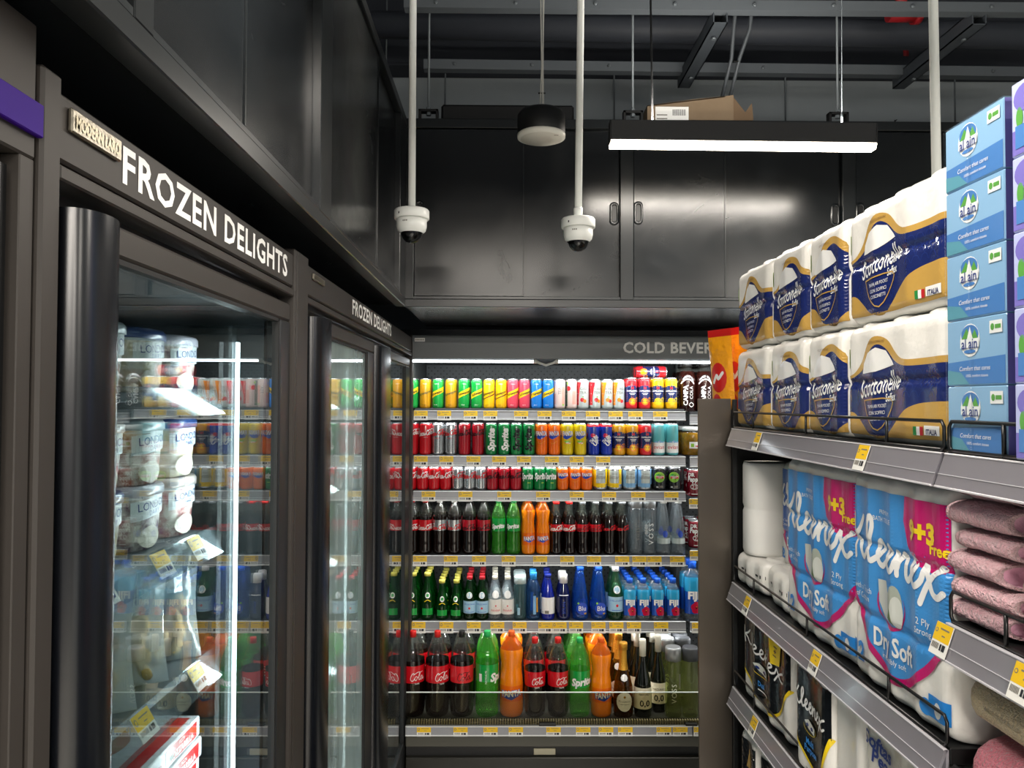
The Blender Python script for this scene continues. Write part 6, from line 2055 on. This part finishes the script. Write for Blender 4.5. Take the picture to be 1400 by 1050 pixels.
# ================================================================== freezer goods
ROTF = R(90)
TUBW = clear('clear tub plastic', '#f3f6f6', 1.5, .05, .12, '#e8eeee')
def tub(key, r, h, fill, lidc):
    FM = mat('frozen filling ' + fill, fill, .5, var=('#efe6dc', 40, .12))
    prof = [(r * .84, 0), (r * .86, .003), (r * .97, h * .8), (r * .98, h * .86)]
    body = MB().lathe(prof, FM, 28, mats=[(h * .48, FM), (h, mat('white tub card', '#e7ebee', .35))], sq=1.2).mesh('tub_body')
    lid = MB().lathe([(r * 1.02, h * .84), (r * 1.02, h * .95), (r * .96, h)], mat('lid ' + lidc, lidc, .35, coat=.3), 28, sq=1.2).mesh('lid')
    d = Decal(sqmap(r * .955, 1.2), .012, .0012)
    d.poly([(-r * .8, h * .46), (r * .8, h * .56), (r * .8, h * .86), (-r * .8, h * .76)], mat('label white', '#eef2f5', .4), 0)
    d.text('LONDON', 0, h * .70, h * .13, T_NAVY, 2, rot=4, maxw=r * 1.3); d.text('DAIRY', 0, h * .58, h * .08, T_NAVY, 2, rot=4)
    d.ell(-r * .2, h * .2, r * .45, h * .17, mat('scoop print', '#e8ddcd', .5, bump=(90, .6, .004)), 0)
    kind(key, 'ice_cream_tub', 'ice cream tub', '', [('body', body), ('lid', lid), ('print', d.mesh('print'))])
tub('tub_berry', .06, .1, '#a8323f', '#c9b9b4'); tub('tub_plum', .06, .1, '#5b2144', '#c4c0cc'); tub('tub_vanilla', .06, .1, '#d8c79c', '#2b4a86'); tub('tub_caramel', .06, .1, '#9a4a22', '#c8ccd2')
tk = ['tub_berry', 'tub_plum', 'tub_vanilla', 'tub_caramel']
tn = {'tub_berry': 'berry red', 'tub_plum': 'plum purple', 'tub_vanilla': 'vanilla cream', 'tub_caramel': 'caramel brown'}
TX0 = FX - .135 - .06
n = 0
for (z0, st, wh) in ((s1z, 1, 'top shelf'), (s2z, 2, 'second shelf')):
    for s in range(st):
        for i in range(5):
            y = yA0 + .145 + i * .132
            if y > 1.36: continue
            k = tk[(i * 3 + s * 2 + (1 if z0 == s1z else 0)) % 4]
            place(k, (TX0, y, z0 + .001 + s * .101), '%s ice cream tub, %s along the near freezer %s%s' % (tn[k], ORD[i], wh, ', upper layer' if s else (', lower layer' if st > 1 else '')), 'ice cream tubs in the near freezer', ROTF)
for (z0, wh) in ((s1z, 'top shelf'), (s2z, 'second shelf'), (s3z, 'third shelf')):
    for i in range(11):
        y = yB0 + .16 + i * .158
        k = tk[(i * 2 + int(z0 * 10)) % 4]
        place(k, (TX0 - .02, y, z0 + .001), '%s ice cream tub, %s along the far freezer %s' % (tn[k], ORD[i], wh), 'ice cream tubs in the far freezer', ROTF)

def frozen_bag(key, W, H, T, seed, fillc, label, ink):
    FILM = clear('frosty bag film', '#f4f7f8', 1.5, .08, .3, '#e6ecee')
    FC = mat('frozen food ' + fillc, fillc, .7, var=('#d9bb84', 30, .2))
    b = MB()
    NU, NV = 14, 18
    rnd = random.Random(seed)
    ph = [rnd.uniform(0, 6) for _ in range(6)]
    def S(u, v, off, s=-1):
        t = max(0, 1 - (abs(u) / (W / 2)) ** 2)
        q = math.sin(PI * min(1, max(0, .04 + v / H * .92))) ** .7
        lump = 1 + .22 * math.sin(24 * u / W * 1.3 + ph[0]) * math.sin(14 * v / H + ph[1]) + .10 * math.sin(40 * v / H + ph[2] + 9 * u / W)
        return (u * (1 - .1 * math.sin(PI * v / H)), s * (T / 2 * t ** .5 * q * lump + off), v)
    for s in (-1, 1):
        g = [S(-W / 2 + W * i / NU, H * j / NV, 0, s) for j in range(NV + 1) for i in range(NU + 1)]
        f = [(j * (NU + 1) + i, j * (NU + 1) + i + 1, (j + 1) * (NU + 1) + i + 1, (j + 1) * (NU + 1) + i) for j in range(NV) for i in range(NU)]
        b.add(g, f, FILM, True)
    parts = [('bag', b.mesh('bag'))]
    fl = MB()
    for j in range(4):
        for i in range(4):
            rr_ = W * rnd.uniform(.085, .115)
            st = len(fl.v)
            fl.lathe([(rr_ * .5, -rr_ * .5), (rr_ * .9, -rr_ * .3), (rr_, 0), (rr_ * .85, rr_ * .35), (rr_ * .4, rr_ * .52)], FC, 9)
            fl.xf(Matrix.Translation((W * (-.27 + i * .18) + rnd.uniform(-.006, .006), rnd.uniform(-.006, .006), H * (.10 + j * .125))) @ Matrix.Rotation(rnd.uniform(0, 3), 4, 'Z') @ Matrix.Rotation(R(90) + rnd.uniform(-.7, .7), 4, 'X'), st)
    parts.append(('contents', fl.mesh('contents')))
    d = Decal(lambda u, v, o_: S(u, v, o_), .014, .001)
    d.poly([(-W * .35, H * .55), (W * .35, H * .58), (W * .33, H * .92), (-W * .33, H * .9)], mat('bag label paper', '#e9edee', .4), 0)
    for i, t_ in enumerate(label):
        d.text(t_, 0, H * (.82 - .11 * i), H * .075, ink, 2, bold=.03, maxw=W * .5)
    d.ell(-W * .22, H * .88, W * .08, W * .06, W_SKYT, 2)
    parts.append(('print', d.mesh('print')))
    kind(key, 'frozen_food_bag', 'frozen bag', '', parts)
frozen_bag('bagA', .18, .2, .07, 2, '#a8722c', ['BI', 'TIRA'], M_INK)
frozen_bag('bagB', .17, .19, .07, 5, '#c2903c', ['WINGS'], M_INK)
for i in range(5):
    y = yA0 + .17 + i * .118
    place(('bagA', 'bagB')[i % 2], (TX0 + .0, y, s3z + .002), 'clear frozen food bag of golden pieces, %s along the third freezer shelf' % ORD[i], 'frozen food bags', tilt=(R(-8), 0, ROTF - R(62)))
for i in range(4):
    y = yA0 + .19 + i * .118
    place(('bagB', 'bagA')[i % 2], (TX0 - .13, y, s3z + .002), 'clear frozen food bag behind the front row, %s along the third freezer shelf' % ORD[i], 'frozen food bags', tilt=(R(-5), 0, ROTF - R(60)))

def pizza(key, col, text):
    BX = mat('pizza box white', '#e2e2e4', .4, coat=.2); CO = mat('pizza label ' + col, col, .35, coat=.2)
    W, H, D = .25, .034, .25
    me = MB().box(-W / 2, W / 2, -D / 2, D / 2, 0, H, BX, .002).mesh('box')
    d = Decal(flatmap(-D / 2), .5, .0004)
    d.rect(-W * .05, W * .44, H * .12, H * .88, CO, 0); d.text(text, W * .195, H * .38, H * .32, M_WHITE, 1, bold=.03, maxw=W * .44); d.text('PIZZA', W * .195, H * .72, H * .18, M_WHITE, 1)
    d.text('Ristorante', -W * .27, H * .5, H * .4, CO, 1, shear=.2, maxw=W * .35)
    d2 = Decal(lambda u, v, o_: (u, v, H + o_), .5, .0004)
    d2.rect(-W * .45, W * .45, -D * .45, -D * .32, CO, 0); d2.ell(0, D * .08, W * .3, D * .3, mat('pizza picture', '#c58a3c', .5, var=('#b5402a', 30, .2)), 0, n=24)
    kind(key, 'pizza_box', 'pizza box', '', [('box', me), ('front_print', d.mesh('front_print')), ('top_print', d2.mesh('top_print'))])
pizza('pizza_red', '#c62a2a', 'MOZZARELLA'); pizza('pizza_blue', '#1f4fb4', 'SALAME')
for c in range(2):
    for j in range(6):
        blue = c == 1 and j < 3
        place('pizza_blue' if blue else 'pizza_red', (FX - .12 - .125 - .004 * (j % 2), 1.385 - .127 - .255 * (1 - c), s4z + .001 + j * .0355), '%s frozen pizza box, %s from the bottom of the %s stack' % ('blue' if blue else 'red', ORD[j], ('near', 'far')[c]), 'pizza boxes in the freezer', ROTF)
